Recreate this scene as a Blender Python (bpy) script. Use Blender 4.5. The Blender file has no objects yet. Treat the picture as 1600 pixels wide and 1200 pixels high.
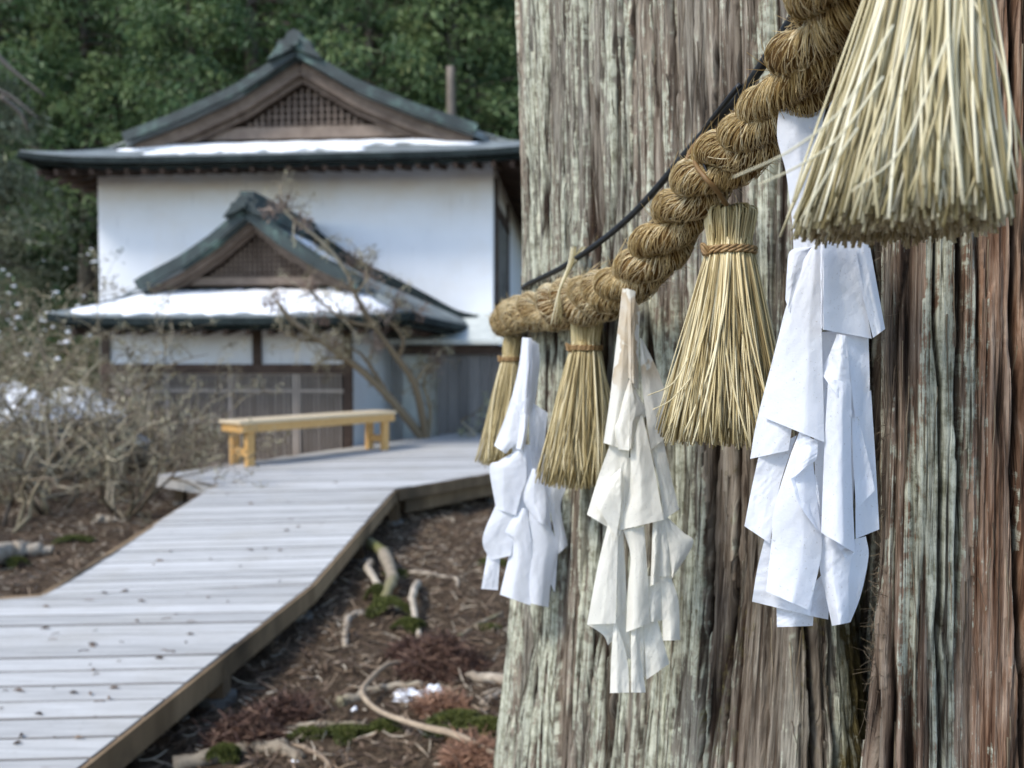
import bpy, math, random
import numpy as np
R = math.radians
sc = bpy.context.scene
COL = sc.collection
# ------------------------------------------------------------------ camera
F, CX, CY, PITCH = 1250.0, 800.0, 600.0, math.atan(40 / 1250.0)
CAM = np.array([0.0, 0.0, 1.5])
cam = bpy.data.cameras.new('camera')
cam.sensor_width = 36.0
cam.lens = F / 1600.0 * 36.0
cam.clip_start, cam.clip_end = 0.02, 600.0
cam.dof.use_dof = True
cam.dof.focus_distance = 0.84
cam.dof.aperture_fstop = 5.0
cam.dof.aperture_blades = 0
cam_o = bpy.data.objects.new('camera', cam)
cam_o.location = CAM
cam_o.rotation_euler = (R(90) - PITCH, 0, 0)
COL.objects.link(cam_o)
sc.camera = cam_o
# ------------------------------------------------------------------ light
SUN_EL, SUN_AZ = R(46), R(234)          # azimuth clockwise from +Y: to the left of the camera
w = bpy.data.worlds.new('World'); sc.world = w; w.use_nodes = True
nt = w.node_tree
sky = nt.nodes.new('ShaderNodeTexSky'); sky.sky_type = 'NISHITA'; sky.sun_disc = False
sky.sun_elevation, sky.sun_rotation = SUN_EL, SUN_AZ
sky.air_density, sky.dust_density, sky.ozone_density = 1.0, 0.8, 1.6
bg = nt.nodes['Background']; bg.inputs['Strength'].default_value = 0.15
nt.links.new(sky.outputs['Color'], bg.inputs['Color'])
sun = bpy.data.lights.new('sun', 'SUN'); sun.energy = 1.5; sun.angle = R(14); sun.color = (1.0, 0.95, 0.87)
sun_o = bpy.data.objects.new('sun', sun); COL.objects.link(sun_o)
sun_o.rotation_euler = (R(90) - SUN_EL, 0, -SUN_AZ + math.pi)
sun_o.location = (-6, -8, 14)
sc.view_settings.view_transform = 'Standard'
sc.view_settings.look = 'None'
sc.view_settings.gamma = 1.0
sc.view_settings.exposure = 1.18
sc.render.engine = 'CYCLES'
sc.cycles.use_denoising = True
sc.cycles.max_bounces = 8
sc.cycles.diffuse_bounces = 4

rng = np.random.default_rng(7)
random.seed(7)

# ------------------------------------------------------------------ helpers: projection
cp, sp = math.cos(PITCH), math.sin(PITCH)
FW, UP, RT = np.array([0, cp, -sp]), np.array([0, sp, cp]), np.array([1.0, 0, 0])
def P(px, py, depth):                       # point of the place seen at a photo pixel, depth metres away
    return CAM + depth * (FW + (px - CX) / F * RT + (CY - py) / F * UP)
def PZ(px, py, z):                          # same, on the level plane z
    d = FW + (px - CX) / F * RT + (CY - py) / F * UP
    return CAM + d * ((z - CAM[2]) / d[2])
def PY(px, py, y):                          # same, on the upright plane Y = y
    d = FW + (px - CX) / F * RT + (CY - py) / F * UP
    return CAM + d * (y / d[1])

# ------------------------------------------------------------------ helpers: noise
def _h(ix, iy, seed):
    n = (ix.astype(np.int64) * 374761393 + iy.astype(np.int64) * 668265263 + seed * 982451653) & 0xffffffff
    n = ((n ^ (n >> 13)) * 1274126177) & 0xffffffff
    n = ((n ^ (n >> 16)) * 2246822519) & 0xffffffff
    return ((n ^ (n >> 15)) & 0xffffff) / float(0xffffff)
def vn(x, y, seed=0):                       # value noise -1..1
    x, y = np.asarray(x, float), np.asarray(y, float)
    ix, iy = np.floor(x), np.floor(y); fx, fy = x - ix, y - iy
    fx, fy = fx * fx * (3 - 2 * fx), fy * fy * (3 - 2 * fy)
    a, b, c, d = _h(ix, iy, seed), _h(ix + 1, iy, seed), _h(ix, iy + 1, seed), _h(ix + 1, iy + 1, seed)
    return 2 * ((a + (b - a) * fx) * (1 - fy) + (c + (d - c) * fx) * fy) - 1
def fbm(x, y, seed=0, o=4):
    t, a, s = 0, 0.5, 0
    for k in range(o):
        t = t + a * vn(np.asarray(x) * 2 ** k + 17.3 * k, np.asarray(y) * 2 ** k - 9.1 * k, seed + k); s += a; a *= 0.5
    return t / s
def worley(x, y, seed=0):
    ix, iy = np.floor(x), np.floor(y)
    f1 = np.full(x.shape, 9.0); f2 = f1.copy(); cid = np.zeros(x.shape)
    for dx in (-1, 0, 1):
        for dy in (-1, 0, 1):
            jx, jy = ix + dx, iy + dy
            px, py = jx + _h(jx, jy, seed), jy + _h(jx, jy, seed + 31)
            d = np.sqrt((x - px) ** 2 + (y - py) ** 2); r = _h(jx, jy, seed + 77)
            nearer = d < f1
            f2 = np.where(nearer, f1, np.minimum(f2, d)); cid = np.where(nearer, r, cid); f1 = np.where(nearer, d, f1)
    return f1, f2, cid
def sstep(a, b, x):
    t = np.clip((x - a) / (b - a), 0, 1); return t * t * (3 - 2 * t)

# ------------------------------------------------------------------ helpers: meshes
def link(o, parent=None):
    COL.objects.link(o)
    if parent is not None: o.parent = parent
    return o
def tag(o, label=None, cat=None, group=None, kind=None):
    if label: o['label'] = label
    if cat: o['category'] = cat
    if group: o['group'] = group
    if kind: o['kind'] = kind
    return o
def thing(name, label, cat, loc=(0, 0, 0), group=None):
    o = bpy.data.objects.new(name, None); o.empty_display_size = 0.1
    o.location = tuple(float(c) for c in loc); link(o)
    return tag(o, label, cat, group)
class MB:
    """collects vertices, faces and one random value per vertex, then links them as ONE mesh object"""
    def __init__(s): s.v, s.f, s.r, s.n = [], [], [], 0
    def add(s, V, faces, rnd=0.0):
        V = np.asarray(V, float).reshape(-1, 3)
        s.v.append(V); s.r.append(np.broadcast_to(np.asarray(rnd, float), (len(V),)).copy())
        for fa in (faces if isinstance(faces, list) else [faces]):
            s.f.append(np.asarray(fa, np.int64) + s.n)
        s.n += len(V)
    def box(s, lo, hi, rnd=0.0, M=None):
        (a, b, c), (d, e, f) = lo, hi
        V = np.array([[a, b, c], [d, b, c], [d, e, c], [a, e, c], [a, b, f], [d, b, f], [d, e, f], [a, e, f]], float)
        if M is not None: V = M(V)
        s.add(V, np.array([[0, 3, 2, 1], [4, 5, 6, 7], [0, 1, 5, 4], [1, 2, 6, 5], [2, 3, 7, 6], [3, 0, 4, 7]]), rnd)
    def beam(s, p, q, wid, hei, rnd=0.0, up=(0, 0, 1), drop=0.0):   # a squared timber from p to q
        p, q = np.asarray(p, float), np.asarray(q, float); t = (q - p) / np.linalg.norm(q - p)
        sd = np.cross(t, up); sd /= np.linalg.norm(sd); u = np.cross(sd, t)
        V = []
        for e in (p, q):
            for a, b in ((-1, -1), (1, -1), (1, 1), (-1, 1)): V.append(e + sd * a * wid / 2 + u * (b * hei / 2 - drop))
        s.add(V, np.array([[0, 1, 2, 3], [7, 6, 5, 4], [0, 4, 5, 1], [1, 5, 6, 2], [2, 6, 7, 3], [3, 7, 4, 0]]), rnd)
    def prism(s, poly, d, rnd=0.0):          # poly: list of 3D points, d: extrusion vector
        p = np.asarray(poly, float); n = len(p); V = np.vstack([p, p + np.asarray(d, float)])
        i = np.arange(n); j = (i + 1) % n
        s.add(V, [np.stack([i, j, j + n, i + n], 1), i[::-1][None, :], (i + n)[None, :]], rnd)
    def tubes(s, paths, rad, sides=4, rnd=0.0, caps=True):           # paths (N,K,3), rad (N,K) or scalar, rnd (N,)
        paths = np.asarray(paths, float)
        if paths.ndim == 2: paths = paths[None]
        N, K, _ = paths.shape
        rad = np.broadcast_to(np.asarray(rad, float), (N, K))
        t = np.gradient(paths, axis=1); t /= np.linalg.norm(t, axis=2, keepdims=True) + 1e-12
        ref = np.zeros((N, 1, 3)); mean = np.abs(t.mean(1)); k = np.argmin(mean, 1); ref[np.arange(N), 0, k] = 1
        a = np.cross(t, np.broadcast_to(ref, t.shape)); a /= np.linalg.norm(a, axis=2, keepdims=True) + 1e-12
        b = np.cross(t, a)
        th = np.arange(sides) * 2 * np.pi / sides
        V = paths[:, :, None, :] + rad[:, :, None, None] * (np.cos(th)[None, None, :, None] * a[:, :, None, :] + np.sin(th)[None, None, :, None] * b[:, :, None, :])
        base = (np.arange(N) * K * sides)[:, None, None]
        kk = (np.arange(K - 1) * sides)[None, :, None]; ss = np.arange(sides)[None, None, :]; s2 = (ss + 1) % sides
        q = np.stack([base + kk + ss, base + kk + s2, base + kk + sides + s2, base + kk + sides + ss], -1).reshape(-1, 4)
        fs = [q]
        if caps:
            fs.append((base[:, :, 0] + np.arange(sides)[None, ::-1]))
            fs.append((base[:, :, 0] + (K - 1) * sides + np.arange(sides)[None, :]))
        r = np.broadcast_to(np.asarray(rnd, float).reshape(-1, 1, 1), (N, K, sides)).reshape(-1) if np.ndim(rnd) else rnd
        s.add(V.reshape(-1, 3), fs, r)
    def quads(s, C, A, B, rnd=0.0, fold=0.0):                          # leaf-sized faces: centre, half-length vector, half-width vector
        n = len(C)
        V = np.stack([C - A, C + B, C + A, C - B], 1)
        s.add(V.reshape(-1, 3), np.arange(4 * n).reshape(-1, 4), np.repeat(np.broadcast_to(rnd, (n,)), 4))
    def build(s, name, mat, parent=None, smooth=False, attrs=None):
        V = np.vstack(s.v); me = bpy.data.meshes.new(name)
        me.vertices.add(len(V)); me.vertices.foreach_set('co', V.astype(np.float32).ravel())
        loops = np.concatenate([f.ravel() for f in s.f]); tot = np.concatenate([np.full(len(f), f.shape[1]) for f in s.f])
        me.loops.add(len(loops)); me.loops.foreach_set('vertex_index', loops.astype(np.int32))
        me.polygons.add(len(tot)); me.polygons.foreach_set('loop_start', np.concatenate([[0], np.cumsum(tot)[:-1]]).astype(np.int32))
        me.polygons.foreach_set('loop_total', tot.astype(np.int32))
        me.polygons.foreach_set('use_smooth', np.full(len(tot), bool(smooth)))
        me.update(calc_edges=True)
        at = me.attributes.new('rnd', 'FLOAT', 'POINT'); at.data.foreach_set('value', np.concatenate(s.r).astype(np.float32))
        for k, a in (attrs or {}).items():
            at = me.attributes.new(k, 'FLOAT_VECTOR', 'POINT'); at.data.foreach_set('vector', np.asarray(a, np.float32).ravel())
        me.validate()
        o = bpy.data.objects.new(name, me)
        if mat is not None: me.materials.append(mat)
        link(o)
        if parent is not None:
            o.parent = parent
            o.matrix_parent_inverse = parent.matrix_basis.inverted()   # vertices are given in world metres
        return o
def copy_tree(o, parent=None):
    c = o.copy(); COL.objects.link(c)
    if parent is not None: c.parent = parent
    for ch in list(o.children): copy_tree(ch, c)
    return c
def catmull(pts, n):
    p = np.asarray(pts, float); p = np.vstack([2 * p[0] - p[1], p, 2 * p[-1] - p[-2]])
    t = np.linspace(0, len(p) - 3 - 1e-9, n); i = np.floor(t).astype(int); u = (t - i)[:, None]
    a, b, c, d = p[i], p[i + 1], p[i + 2], p[i + 3]
    return 0.5 * (2 * b + (c - a) * u + (2 * a - 5 * b + 4 * c - d) * u ** 2 + (3 * b - a - 3 * c + d) * u ** 3)
def arclen(p, n):
    d = np.concatenate([[0], np.cumsum(np.linalg.norm(np.diff(p, axis=0), axis=1))])
    s = np.linspace(0, d[-1], n)
    return np.stack([np.interp(s, d, p[:, k]) for k in range(3)], 1), d[-1]

# ------------------------------------------------------------------ helpers: materials
class NT:
    def __init__(s, name, rough=0.7, spec=0.3):
        s.m = bpy.data.materials.new(name); s.m.use_nodes = True; s.t = s.m.node_tree
        s.b = s.t.nodes['Principled BSDF']; s.b.inputs['Roughness'].default_value = rough
        s.b.inputs['Specular IOR Level'].default_value = spec
    def n(s, kind, **kw):
        o = s.t.nodes.new('ShaderNode' + kind)
        for k, v in kw.items():
            if k in o.inputs: s.set(o.inputs[k], v)
            else: setattr(o, k, v)
        return o
    def set(s, inp, v):
        if isinstance(v, bpy.types.NodeSocket): s.t.links.new(v, inp)
        else:
            if inp.type == 'RGBA' and len(v) == 3: v = (*v, 1)
            inp.default_value = v
    def obj(s): return s.n('TexCoord').outputs['Object']
    def attr(s, name):
        return s.n('Attribute', attribute_name=name)
    def mapv(s, v, scale): return s.n('Mapping', Vector=v, Scale=scale).outputs[0]
    def noise(s, v, scale, detail=4, rough=0.55, dist=0.0):
        o = s.n('TexNoise'); s.set(o.inputs['Vector'], v)
        for k, x in (('Scale', scale), ('Detail', detail), ('Roughness', rough), ('Distortion', dist)): o.inputs[k].default_value = x
        return o.outputs['Fac']
    def ramp(s, f, stops):
        o = s.n('ValToRGB'); s.set(o.inputs[0], f); e = o.color_ramp.elements
        while len(e) < len(stops): e.new(0.5)
        for x, (p, c) in zip(e, stops): x.position = p; x.color = (*c, 1) if len(c) == 3 else c
        return o.outputs['Color']
    def step(s, f, a, b):
        o = s.n('MapRange', clamp=True); s.set(o.inputs['Value'], f); o.inputs['From Min'].default_value = a; o.inputs['From Max'].default_value = b
        return o.outputs[0]
    def mix(s, f, a, b, mode='MIX'):
        o = s.n('Mix', data_type='RGBA', blend_type=mode); s.set(o.inputs['Factor'], f); s.set(o.inputs[6], a); s.set(o.inputs[7], b)
        return o.outputs[2]
    def math(s, op, a, b=0.0):
        o = s.n('Math', operation=op); s.set(o.inputs[0], a); s.set(o.inputs[1], b); return o.outputs[0]
    def color(s, c): s.set(s.b.inputs['Base Color'], c); return s
    def bump(s, h, strength=0.3, dist=0.01):
        o = s.n('Bump'); s.set(o.inputs['Height'], h); o.inputs['Strength'].default_value = strength; o.inputs['Distance'].default_value = dist
        s.set(s.b.inputs['Normal'], o.outputs[0]); return s
    def translucent(s, col, f):
        tr = s.n('BsdfTranslucent'); s.set(tr.inputs['Color'], col); mx = s.n('MixShader'); mx.inputs[0].default_value = f
        s.t.links.new(s.b.outputs[0], mx.inputs[1]); s.t.links.new(tr.outputs[0], mx.inputs[2])
        s.t.links.new(mx.outputs[0], s.t.nodes['Material Output'].inputs['Surface']); return s
def wood_mat(name, c1, c2, scale=(3, 3, 40), rough=0.7, spec=0.25, stain=None):
    t = NT(name, rough, spec); v = t.obj(); g = t.noise(t.mapv(v, scale), 1.0, 6, 0.6, 0.4)
    r = t.attr('rnd').outputs['Fac']
    c = t.ramp(t.math('ADD', t.math('MULTIPLY', g, 0.75), t.math('MULTIPLY', r, 0.3)), [(0.28, c1), (0.72, c2)])
    if stain: c = t.mix(t.step(t.noise(v, 1.7, 5), 0.5, 0.68), c, stain)
    return t.color(c).bump(g, 0.25, 0.004).m
def flat_mat(name, c1, c2, sc_=6.0, rough=0.8, spec=0.12, bump=0.15):
    t = NT(name, rough, spec); g = t.noise(t.obj(), sc_, 6)
    return t.color(t.ramp(g, [(0.3, c1), (0.7, c2)])).bump(g, bump, 0.01).m
def leaf_mat(name, stops, tr=0.3):
    t = NT(name, 0.55, 0.3); c = t.ramp(t.attr('rnd').outputs['Fac'], stops)
    return t.color(c).translucent(c, tr).m

M = {}
t = NT('bark', 0.85, 0.15)
uv = t.attr('bark_uv').outputs['Vector']; ma = t.attr('bark_a').outputs['Vector']; mb_ = t.attr('bark_b').outputs['Vector']
sc3 = t.n('SeparateXYZ', Vector=t.attr('bark_c').outputs['Vector']).outputs
sa = t.n('SeparateXYZ', Vector=ma).outputs; sb = t.n('SeparateXYZ', Vector=mb_).outputs    # a: fissure, plate, lichen  b: red, moss, layer
fib = t.noise(t.mapv(uv, (330, 9, 1)), 1.0, 5, 0.65, 0.3); fib2 = t.noise(t.mapv(uv, (90, 5, 1)), 1.0, 6, 0.6, 0.5); sp_ = t.noise(t.mapv(uv, (70, 45, 1)), 1.0, 6, 0.7)
sh = t.math('ADD', t.math('MULTIPLY', fib2, 0.6), t.math('MULTIPLY', fib, 0.4))
streak = t.noise(t.mapv(uv, (120, 2.4, 1)), 1.0, 4, 0.55, 0.35); thin = t.noise(t.mapv(uv, (420, 5, 1)), 1.0, 4, 0.6, 0.3)
grey = t.ramp(t.math('ADD', t.math('MULTIPLY', sh, 0.75), t.math('MULTIPLY', thin, 0.25)), [(0.36, (0.03, 0.022, 0.016)), (0.44, (0.165, 0.145, 0.115)), (0.51, (0.35, 0.325, 0.265)), (0.60, (0.56, 0.53, 0.44))])
grey = t.mix(t.math('MULTIPLY', sa[1], 0.34), grey, t.ramp(thin, [(0.34, (0.04, 0.027, 0.018)), (0.6, (0.24, 0.185, 0.135))]))
red = t.ramp(sh, [(0.37, (0.055, 0.022, 0.011)), (0.47, (0.24, 0.135, 0.082)), (0.60, (0.50, 0.36, 0.26))])
c = t.mix(sb[0], grey, red)
lich = t.ramp(t.math('ADD', t.math('MULTIPLY', sp_, 0.6), t.math('MULTIPLY', fib, 0.4)), [(0.40, (0.21, 0.21, 0.14)), (0.55, (0.60, 0.605, 0.475))])
lf = t.step(t.math('ADD', sa[2], t.math('ADD', t.math('MULTIPLY', t.math('SUBTRACT', sp_, 0.5), 0.9), t.math('MULTIPLY', t.math('SUBTRACT', thin, 0.5), 0.9))), 0.47, 0.57)
tone = t.math('ADD', t.math('ADD', t.math('MULTIPLY', sc3[1], 0.36), t.math('MULTIPLY', sc3[2], 0.28)), 0.55)
c = t.mix(t.math('MULTIPLY', lf, 0.9), c, lich)
cm = t.n('CombineXYZ'); [t.set(cm.inputs[q], tone) for q in range(3)]
c = t.mix(1.0, c, cm.outputs[0], 'MULTIPLY')
c = t.mix(t.math('MULTIPLY', t.step(streak, 0.41, 0.355), 0.9), c, (0.022, 0.014, 0.009))
c = t.mix(t.math('MULTIPLY', t.step(thin, 0.37, 0.31), 0.85), c, (0.03, 0.02, 0.013))
c = t.mix(t.math('MULTIPLY', t.step(sb[2], 0.45, 0.1), 0.55), c, t.ramp(thin, [(0.34, (0.03, 0.02, 0.013)), (0.62, (0.19, 0.14, 0.10))]))
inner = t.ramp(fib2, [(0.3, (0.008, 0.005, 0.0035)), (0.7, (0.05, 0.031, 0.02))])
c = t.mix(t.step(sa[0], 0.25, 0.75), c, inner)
moss = t.ramp(sp_, [(0.32, (0.022, 0.017, 0.007)), (0.5, (0.075, 0.058, 0.022)), (0.7, (0.15, 0.125, 0.055))])
mf = t.step(t.math('ADD', sb[1], t.math('ADD', t.math('MULTIPLY', t.math('SUBTRACT', sp_, 0.5), 1.6), t.math('MULTIPLY', t.math('SUBTRACT', fib2, 0.5), 1.6))), 0.33, 0.62)
c = t.mix(mf, c, moss)
bh = t.math('ADD', t.math('ADD', t.math('MULTIPLY', fib, 0.6), t.math('MULTIPLY', sp_, 0.45)), t.math('ADD', t.math('MULTIPLY', t.step(streak, 0.34, 0.46), 0.8), t.math('MULTIPLY', thin, 0.8)))
M['bark'] = t.color(c).bump(bh, 1.0, 0.006).m

def straw_mat(name, stops, rough=0.5):
    t = NT(name, rough, 0.35); v = t.obj(); g = t.noise(t.mapv(v, (60, 60, 25)), 1.0, 4)
    c = t.ramp(t.math('ADD', t.math('MULTIPLY', t.attr('rnd').outputs['Fac'], 0.8), t.math('MULTIPLY', g, 0.25)), stops)
    sp2 = t.step(t.noise(v, 260, 2), 0.68, 0.74)
    c = t.mix(t.math('MULTIPLY', sp2, 0.5), c, (0.1, 0.07, 0.03))
    return t.color(c).translucent(c, 0.12).m
M['straw'] = straw_mat('straw', [(0.05, (0.11, 0.072, 0.02)), (0.3, (0.36, 0.275, 0.12)), (0.6, (0.62, 0.51, 0.275)), (1.0, (0.83, 0.74, 0.50))])
M['straw_pale'] = straw_mat('pale_straw', [(0.05, (0.15, 0.115, 0.04)), (0.3, (0.41, 0.345, 0.175)), (0.6, (0.65, 0.575, 0.36)), (1.0, (0.84, 0.79, 0.60))])
M['rope'] = straw_mat('rope_straw', [(0.05, (0.15, 0.08, 0.02)), (0.3, (0.42, 0.28, 0.10)), (0.6, (0.70, 0.54, 0.28)), (1.0, (0.86, 0.78, 0.56))])
M['rope_core'] = flat_mat('rope_core', (0.06, 0.03, 0.009), (0.16, 0.09, 0.03), 90)
M['twine'] = straw_mat('twine', [(0.1, (0.17, 0.095, 0.035)), (0.9, (0.42, 0.27, 0.12))])
t = NT('black_cable', 0.45, 0.4); M['cable'] = t.color(t.ramp(t.noise(t.obj(), 80, 3), [(0.3, (0.006, 0.007, 0.008)), (0.7, (0.02, 0.022, 0.024))])).m
def paper_mat(name, base, stain, amt):
    t = NT(name, 0.8, 0.15); v = t.obj(); n1 = t.noise(v, 350, 5, 0.7); n2 = t.noise(v, 11, 4, 0.5); n3 = t.noise(v, 45, 4)
    spk = t.step(t.noise(v, 420, 1), 0.70, 0.74)
    c = t.mix(t.math('MULTIPLY', spk, 0.5), base, (0.42, 0.4, 0.38))
    st = t.math('SUBTRACT', t.step(n2, 0.54, 0.555), t.math('MULTIPLY', t.step(n2, 0.555, 0.66), 0.55))
    zz = t.step(t.n('SeparateXYZ', Vector=v).outputs[2], 1.45, 1.475)
    c = t.mix(t.math('MULTIPLY', t.math('MULTIPLY', st, zz), amt), c, stain)
    c = t.mix(t.math('MULTIPLY', t.step(n2, 0.45, 0.7), amt * 0.06), c, stain)
    return t.color(c).bump(t.math('ADD', t.math('MULTIPLY', n1, 0.55), n3), 0.4, 0.003).translucent(c, 0.30).m
M['paper'] = paper_mat('white_paper', (0.77, 0.79, 0.84), (0.7, 0.7, 0.7), 0.05)
M['paper_cream'] = paper_mat('cream_paper', (0.80, 0.775, 0.69), (0.44, 0.28, 0.10), 0.6)

t = NT('deck', 0.75, 0.25); v = t.obj(); r = t.attr('rnd').outputs['Fac']
g = t.noise(t.mapv(v, (2.5, 45, 10)), 1.0, 6, 0.65, 0.3); g2 = t.noise(v, 2.2, 5); g3 = t.noise(t.mapv(v, (9, 26, 10)), 1.0, 5, 0.7)
c = t.ramp(t.math('ADD', t.math('MULTIPLY', g, 0.75), t.math('MULTIPLY', r, 0.25)), [(0.25, (0.31, 0.305, 0.29)), (0.5, (0.48, 0.47, 0.445)), (0.75, (0.63, 0.62, 0.595))])
c = t.mix(t.math('MULTIPLY', t.step(g2, 0.5, 0.7), 0.3), c, (0.36, 0.33, 0.27))
c = t.mix(t.math('MULTIPLY', t.step(g3, 0.60, 0.75), 0.6), c, (0.22, 0.185, 0.15))
c = t.mix(t.math('MULTIPLY', t.step(t.noise(t.mapv(v, (40, 70, 40)), 1.0, 5, 0.75), 0.58, 0.7), 0.45), c, (0.16, 0.135, 0.115))
M['deck'] = t.color(c).bump(g, 0.3, 0.004).m
M['plank_edge'] = wood_mat('shaded_plank_edge', (0.10, 0.09, 0.08), (0.22, 0.20, 0.18), (5, 30, 30))  # shade of the plank gaps, painted as a darker colour on the side faces
M['fascia'] = wood_mat('fascia_wood', (0.10, 0.065, 0.035), (0.31, 0.215, 0.125), (6, 6, 1.2), stain=(0.07, 0.05, 0.03))
M['post'] = wood_mat('post_wood', (0.06, 0.04, 0.025), (0.16, 0.11, 0.065), (8, 8, 2))
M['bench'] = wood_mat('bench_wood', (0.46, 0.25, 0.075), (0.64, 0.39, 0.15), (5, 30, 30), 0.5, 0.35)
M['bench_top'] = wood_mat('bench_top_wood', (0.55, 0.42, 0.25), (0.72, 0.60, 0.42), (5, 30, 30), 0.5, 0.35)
t = NT('plaster', 0.85, 0.15); v = t.obj(); sepz = t.n('SeparateXYZ', Vector=v).outputs[2]
n1 = t.noise(t.mapv(v, (2, 2, 1.5)), 1.0, 6); n2 = t.noise(v, 0.9, 5)
c = t.ramp(n1, [(0.3, (0.75, 0.765, 0.79)), (0.7, (0.80, 0.81, 0.83))])
c = t.mix(t.math('MULTIPLY', t.step(t.noise(t.mapv(v, (9, 9, 0.5)), 1.0, 4), 0.62, 0.75), 0.15), c, (0.5, 0.47, 0.42))
eave_glow = t.math('MULTIPLY', t.step(sepz, 3.6, 4.7), t.step(t.noise(t.mapv(v, (1.1, 1.1, 2.4)), 1.0, 5), 0.38, 0.66))  # warm light under the eave, painted into the upper plaster in blotches
c = t.mix(t.math('MULTIPLY', eave_glow, 0.45), c, (0.60, 0.48, 0.34))
c = t.mix(t.math('MULTIPLY', t.step(t.noise(t.mapv(v, (16, 16, 1.6)), 1.0, 3), 0.70, 0.76), 0.5), c, (0.36, 0.36, 0.38))
M['plaster'] = t.color(t.mix(t.math('MULTIPLY', t.step(n2, 0.52, 0.7), 0.25), c, (0.62, 0.54, 0.43))).m
M['plaster_green'] = flat_mat('grey_plaster', (0.46, 0.49, 0.46), (0.60, 0.62, 0.58), 5)
t = NT('copper_roof', 0.6, 0.4); v = t.obj(); n1 = t.noise(v, 3.5, 6, 0.65)
M['copper'] = t.color(t.ramp(n1, [(0.3, (0.016, 0.024, 0.025)), (0.52, (0.034, 0.05, 0.05)), (0.62, (0.07, 0.115, 0.10)), (0.74, (0.19, 0.28, 0.24))])).bump(n1, 0.3, 0.02).m
t = NT('dark_roof', 0.55, 0.4); v = t.obj(); n1 = t.noise(v, 2.5, 6, 0.65)
M['roof'] = t.color(t.ramp(n1, [(0.3, (0.10, 0.12, 0.125)), (0.55, (0.18, 0.20, 0.20)), (0.75, (0.26, 0.30, 0.29))])).bump(n1, 0.25, 0.02).m
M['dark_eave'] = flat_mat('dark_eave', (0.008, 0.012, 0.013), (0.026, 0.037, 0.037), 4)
M['brown'] = wood_mat('weathered_timber', (0.085, 0.06, 0.046), (0.25, 0.195, 0.155), (4, 4, 4))
M['brown_dark'] = wood_mat('dark_timber', (0.035, 0.022, 0.016), (0.10, 0.066, 0.05), (4, 4, 8))
M['lattice'] = wood_mat('lattice_timber', (0.25, 0.205, 0.17), (0.40, 0.345, 0.295), (20, 20, 3))
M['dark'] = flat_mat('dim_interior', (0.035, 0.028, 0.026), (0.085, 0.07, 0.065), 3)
M['grey_boards'] = wood_mat('grey_boards', (0.10, 0.095, 0.09), (0.22, 0.21, 0.20), (9, 9, 1))
M['glass'] = flat_mat('dull_pane', (0.20, 0.19, 0.18), (0.34, 0.33, 0.31), 1.5, 0.25, 0.5)
t = NT('snow', 0.6, 0.25); n1 = t.noise(t.obj(), 14, 5); t.b.inputs['Subsurface Weight'].default_value = 0.0
M['snow'] = t.color(t.ramp(n1, [(0.3, (0.82, 0.84, 0.87)), (0.7, (0.90, 0.91, 0.93))])).bump(n1, 0.4, 0.03).m
t = NT('forest_floor', 0.95, 0.1); v = t.obj(); a_ = t.noise(v, 3, 8, 0.7); b_ = t.noise(v, 38, 6, 0.75); c_ = t.noise(v, 1.1, 4)
c = t.ramp(b_, [(0.3, (0.028, 0.02, 0.013)), (0.5, (0.115, 0.08, 0.052)), (0.65, (0.23, 0.17, 0.11)), (0.8, (0.36, 0.29, 0.20))])
c = t.mix(t.step(a_, 0.55, 0.7), c, t.ramp(b_, [(0.3, (0.03, 0.02, 0.013)), (0.7, (0.155, 0.098, 0.062))]))
dist = t.n('SeparateXYZ', Vector=v).outputs[1]
c = t.mix(t.step(dist, 16, 22), c, t.ramp(a_, [(0.3, (0.012, 0.02, 0.008)), (0.7, (0.05, 0.07, 0.025))]))
M['floor'] = t.color(c).bump(t.math('ADD', a_, b_), 0.9, 0.05).m
M['litter'] = leaf_mat('dead_needles', [(0.0, (0.028, 0.017, 0.011)), (0.45, (0.125, 0.078, 0.048)), (0.8, (0.30, 0.215, 0.14)), (1.0, (0.58, 0.51, 0.39))], 0.0)
M['spray'] = leaf_mat('dead_cedar_sprays', [(0.0, (0.03, 0.015, 0.010)), (0.6, (0.10, 0.052, 0.036)), (1.0, (0.22, 0.135, 0.09))], 0.0)
M['spray_red'] = leaf_mat('rust_cedar_sprays', [(0.0, (0.12, 0.055, 0.03)), (1.0, (0.38, 0.22, 0.14))], 0.0)
M['root'] = wood_mat('root_bark', (0.12, 0.09, 0.06), (0.40, 0.34, 0.25), (14, 14, 14), 0.8, stain=(0.15, 0.15, 0.05))
M['root_pale'] = wood_mat('bare_root', (0.20, 0.155, 0.11), (0.52, 0.45, 0.35), (14, 14, 14), 0.8)
M['vine'] = wood_mat('vine_bark', (0.15, 0.105, 0.07), (0.40, 0.31, 0.215), (20, 20, 20), 0.8)
M['moss'] = leaf_mat('moss', [(0.0, (0.025, 0.028, 0.008)), (0.6, (0.10, 0.115, 0.028)), (1.0, (0.26, 0.27, 0.075))], 0.2)
M['twig'] = leaf_mat('lichened_twigs', [(0.0, (0.065, 0.046, 0.03)), (0.5, (0.20, 0.155, 0.10)), (1.0, (0.46, 0.40, 0.28))], 0.0)
M['lichen'] = leaf_mat('lichen_tufts', [(0.0, (0.08, 0.058, 0.033)), (0.5, (0.24, 0.20, 0.115)), (1.0, (0.54, 0.50, 0.34))], 0.2)
M['dry_flower'] = leaf_mat('dried_seed_heads', [(0.0, (0.09, 0.055, 0.04)), (0.6, (0.24, 0.165, 0.125)), (1.0, (0.40, 0.32, 0.26))], 0.2)
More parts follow.
